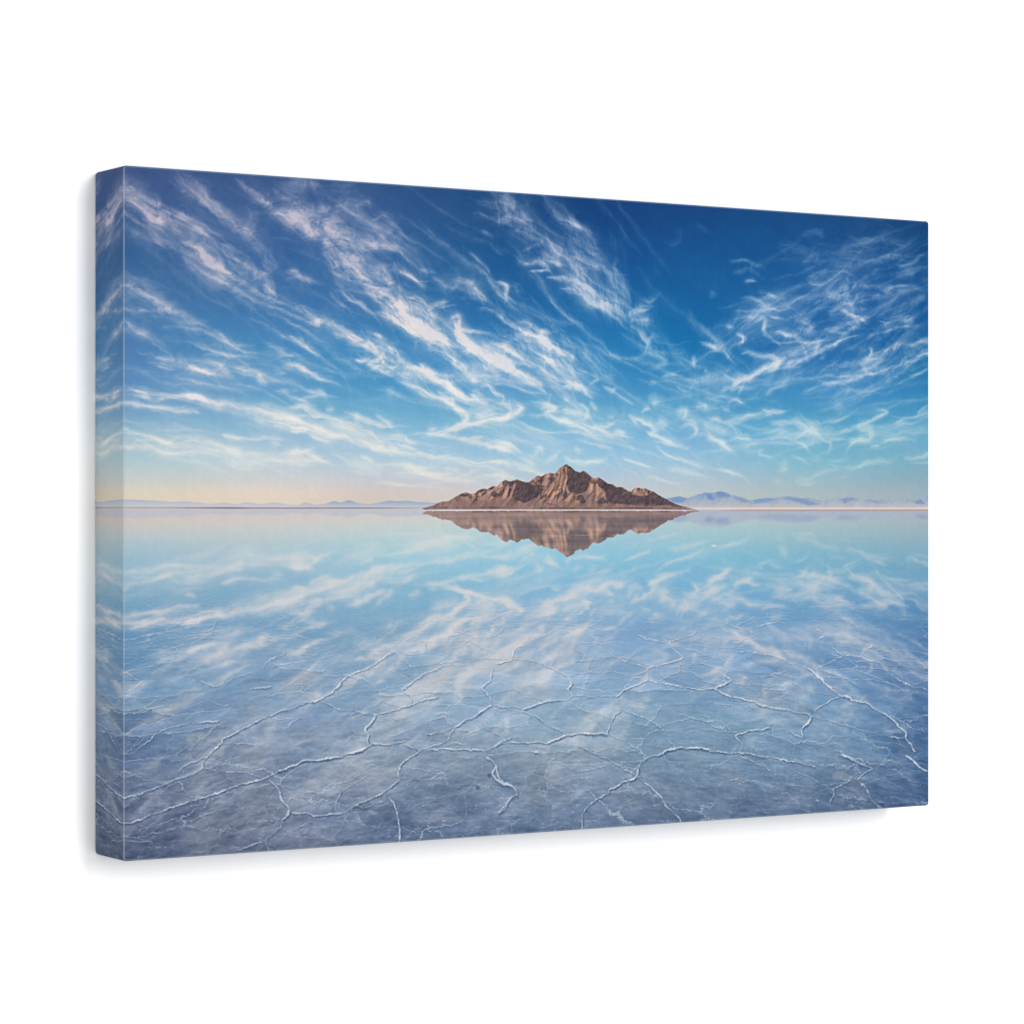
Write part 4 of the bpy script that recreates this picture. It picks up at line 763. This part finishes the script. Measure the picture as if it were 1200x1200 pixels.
# each side: strip from the rim (half fold) back to the wall
prof = []
for a in (math.pi/4, math.pi/3, 5*math.pi/12, math.pi/2):
    prof.append((R * (1 - math.sin(a)), R * (1 - math.cos(a))))      # (inset, setback)
back_bits = [(0.0, d) for d in np.linspace(0.003, T - 0.0020, 8)] + [(0.00015, T - 0.0013), (0.0005, T - 0.0006), (0.0012, T - 0.0002)]
prof += back_bits
def side(name, axis, sign):
    h_al, h_n = (hz, hx) if axis == 'x' else (hx, hz)
    ts = [-h_al + cr * (1 - math.sin(a)) for a in (math.pi/4, math.pi/8, 0)] + list(np.linspace(-h_al + 0.004, h_al - 0.004, 15)) + [h_al - cr * (1 - math.sin(a)) for a in (0, math.pi/8, math.pi/4)]
    rows = []
    for inset, sb in prof:
        row = []
        for t in ts:
            e = h_al - abs(t); s = max(0.0, cr - e)
            pull = cr - math.sqrt(max(0, cr * cr - s * s))
            n = h_n - pull - inset
            tt = t if e >= cr else t - math.copysign(inset, t)
            arcl = sb + 0.0002
            if axis == 'x':
                co = (sign * n, YF + sb, tt)
                uvp = (((0.0 - arcl / W) if sign < 0 else (1.0 + arcl / W)), (tt + hz) / H)
                th = (arcl + sign * hx, tt)
            else:
                co = (tt, YF + sb, sign * n)
                uvp = ((tt + hx) / W, ((0.0 - arcl / H) if sign < 0 else (1.0 + arcl / H)))
                th = (tt, arcl + sign * hz)
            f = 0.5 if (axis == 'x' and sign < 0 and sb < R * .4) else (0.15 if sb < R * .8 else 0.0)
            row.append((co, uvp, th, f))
        rows.append(row)
    return face_obj(name, rows, root)
for axis, sign in (('x', -1), ('x', 1), ('z', 1), ('z', -1)):
    side('wrapped_side', axis, sign)
# fix the facing of every patch outward
for o in root.children:
    bm = bmesh.new(); bm.from_mesh(o.data); bm.verts.ensure_lookup_table(); bm.faces.ensure_lookup_table(); bm.normal_update()
    c = sum((f.calc_center_median() for f in bm.faces), bm.verts[0].co * 0) / len(bm.faces)
    ref = bm.verts[0].co * 0; ref.y = -T / 2
    n = sum((f.normal * f.calc_area() for f in bm.faces), bm.verts[0].co * 0)
    if n.dot(c - ref) < 0: bmesh.ops.reverse_faces(bm, faces=bm.faces)
    bm.to_mesh(o.data); bm.free()

# wall
wallm, nt, b = new_mat('white_painted_wall')
n1_ = nt.nodes.new('ShaderNodeTexNoise'); n1_.inputs['Scale'].default_value = 260; n1_.inputs['Detail'].default_value = 4
tc = nt.nodes.new('ShaderNodeTexCoord'); nt.links.new(tc.outputs['Object'], n1_.inputs['Vector'])
bp = nt.nodes.new('ShaderNodeBump'); bp.inputs['Strength'].default_value = .05; bp.inputs['Distance'].default_value = .0002
nt.links.new(n1_.outputs['Fac'], bp.inputs['Height']); nt.links.new(bp.outputs[0], b.inputs['Normal'])
b.inputs['Base Color'].default_value = (.86, .86, .86, 1); b.inputs['Roughness'].default_value = .9; b.inputs['Specular IOR Level'].default_value = .1
bm = bmesh.new(); bmesh.ops.create_cube(bm, size=1.0)
for v in bm.verts: v.co.x *= 8; v.co.z *= 5; v.co.y = v.co.y * .1 + .0501
me = bpy.data.meshes.new('wall'); bm.to_mesh(me); bm.free(); me.materials.append(wallm)
wall = bpy.data.objects.new('wall', me); col.objects.link(wall); wall['kind'] = 'structure'
wall['label'] = 'plain white wall behind the canvas print'

# ------------------------------------------------------------------ camera (level, to the left of the canvas)
f_px = 3383.0
s = H / 816.7                                  # metres per unit where a unit is depth/f
dist = f_px * s                                # depth of the front left edge
ang = math.atan2(0.1923 * f_px, 1038.0)        # turn of the canvas away from the camera
ex = (math.cos(ang), math.sin(ang))            # canvas +x in camera (right, forward)
# camera right / forward expressed in canvas axes: right = cos*X - sin*Y' ...
fl_r, fl_f = -455 * s, dist                    # front left edge in camera (right, forward)
# world: canvas x axis = cos(ang)*right + sin(ang)*forward ; wall normal towards the viewer = -y
rx, ry = math.cos(ang), -math.sin(ang)         # camera right in world x,y
fx, fy = math.sin(ang), math.cos(ang)          # camera forward in world x,y
cxw = -hx - (fl_r * rx + fl_f * fx)
cyw = -T - (fl_r * ry + fl_f * fy)
cam_d = bpy.data.cameras.new('camera'); cam = bpy.data.objects.new('camera', cam_d); col.objects.link(cam)
cam_d.sensor_fit = 'HORIZONTAL'; cam_d.sensor_width = 36; cam_d.lens = 36 * f_px / 1200
cam_d.shift_y = 1.6 / 1200; cam_d.clip_start = .05; cam_d.clip_end = 50
cam.location = (cxw, cyw, 0); cam.rotation_euler = (math.pi / 2, 0, -ang)
scene.camera = cam

# ------------------------------------------------------------------ light: an even white studio plus one soft lamp from the upper right
world = bpy.data.worlds.new('World'); scene.world = world; world.use_nodes = True
bg = world.node_tree.nodes['Background']; bg.inputs['Color'].default_value = (1, 1, 1, 1); bg.inputs['Strength'].default_value = 1.07
def softbox(name, az, el, d, sx, sy, energy):
    l = bpy.data.lights.new(name, 'AREA'); l.shape = 'RECTANGLE'; l.size = sx; l.size_y = sy; l.energy = energy
    o = bpy.data.objects.new(name, l); col.objects.link(o)
    a, e = math.radians(az), math.radians(el)
    v = (math.sin(a) * math.cos(e), -math.cos(a) * math.cos(e), math.sin(e))
    o.location = tuple(q * d for q in v)
    import mathutils
    o.rotation_euler = mathutils.Vector(v).to_track_quat('Z', 'Y').to_euler()
    return o
softbox('softbox_lamp', 7, 13, 3.0, 0.7, 1.2, 46)

scene.view_settings.view_transform = 'Standard'; scene.view_settings.look = 'None'
scene.view_settings.exposure = 0; scene.view_settings.gamma = 1; scene.view_settings.use_curve_mapping = False
scene.cycles.use_denoising = True
scene.cycles.max_bounces = 6
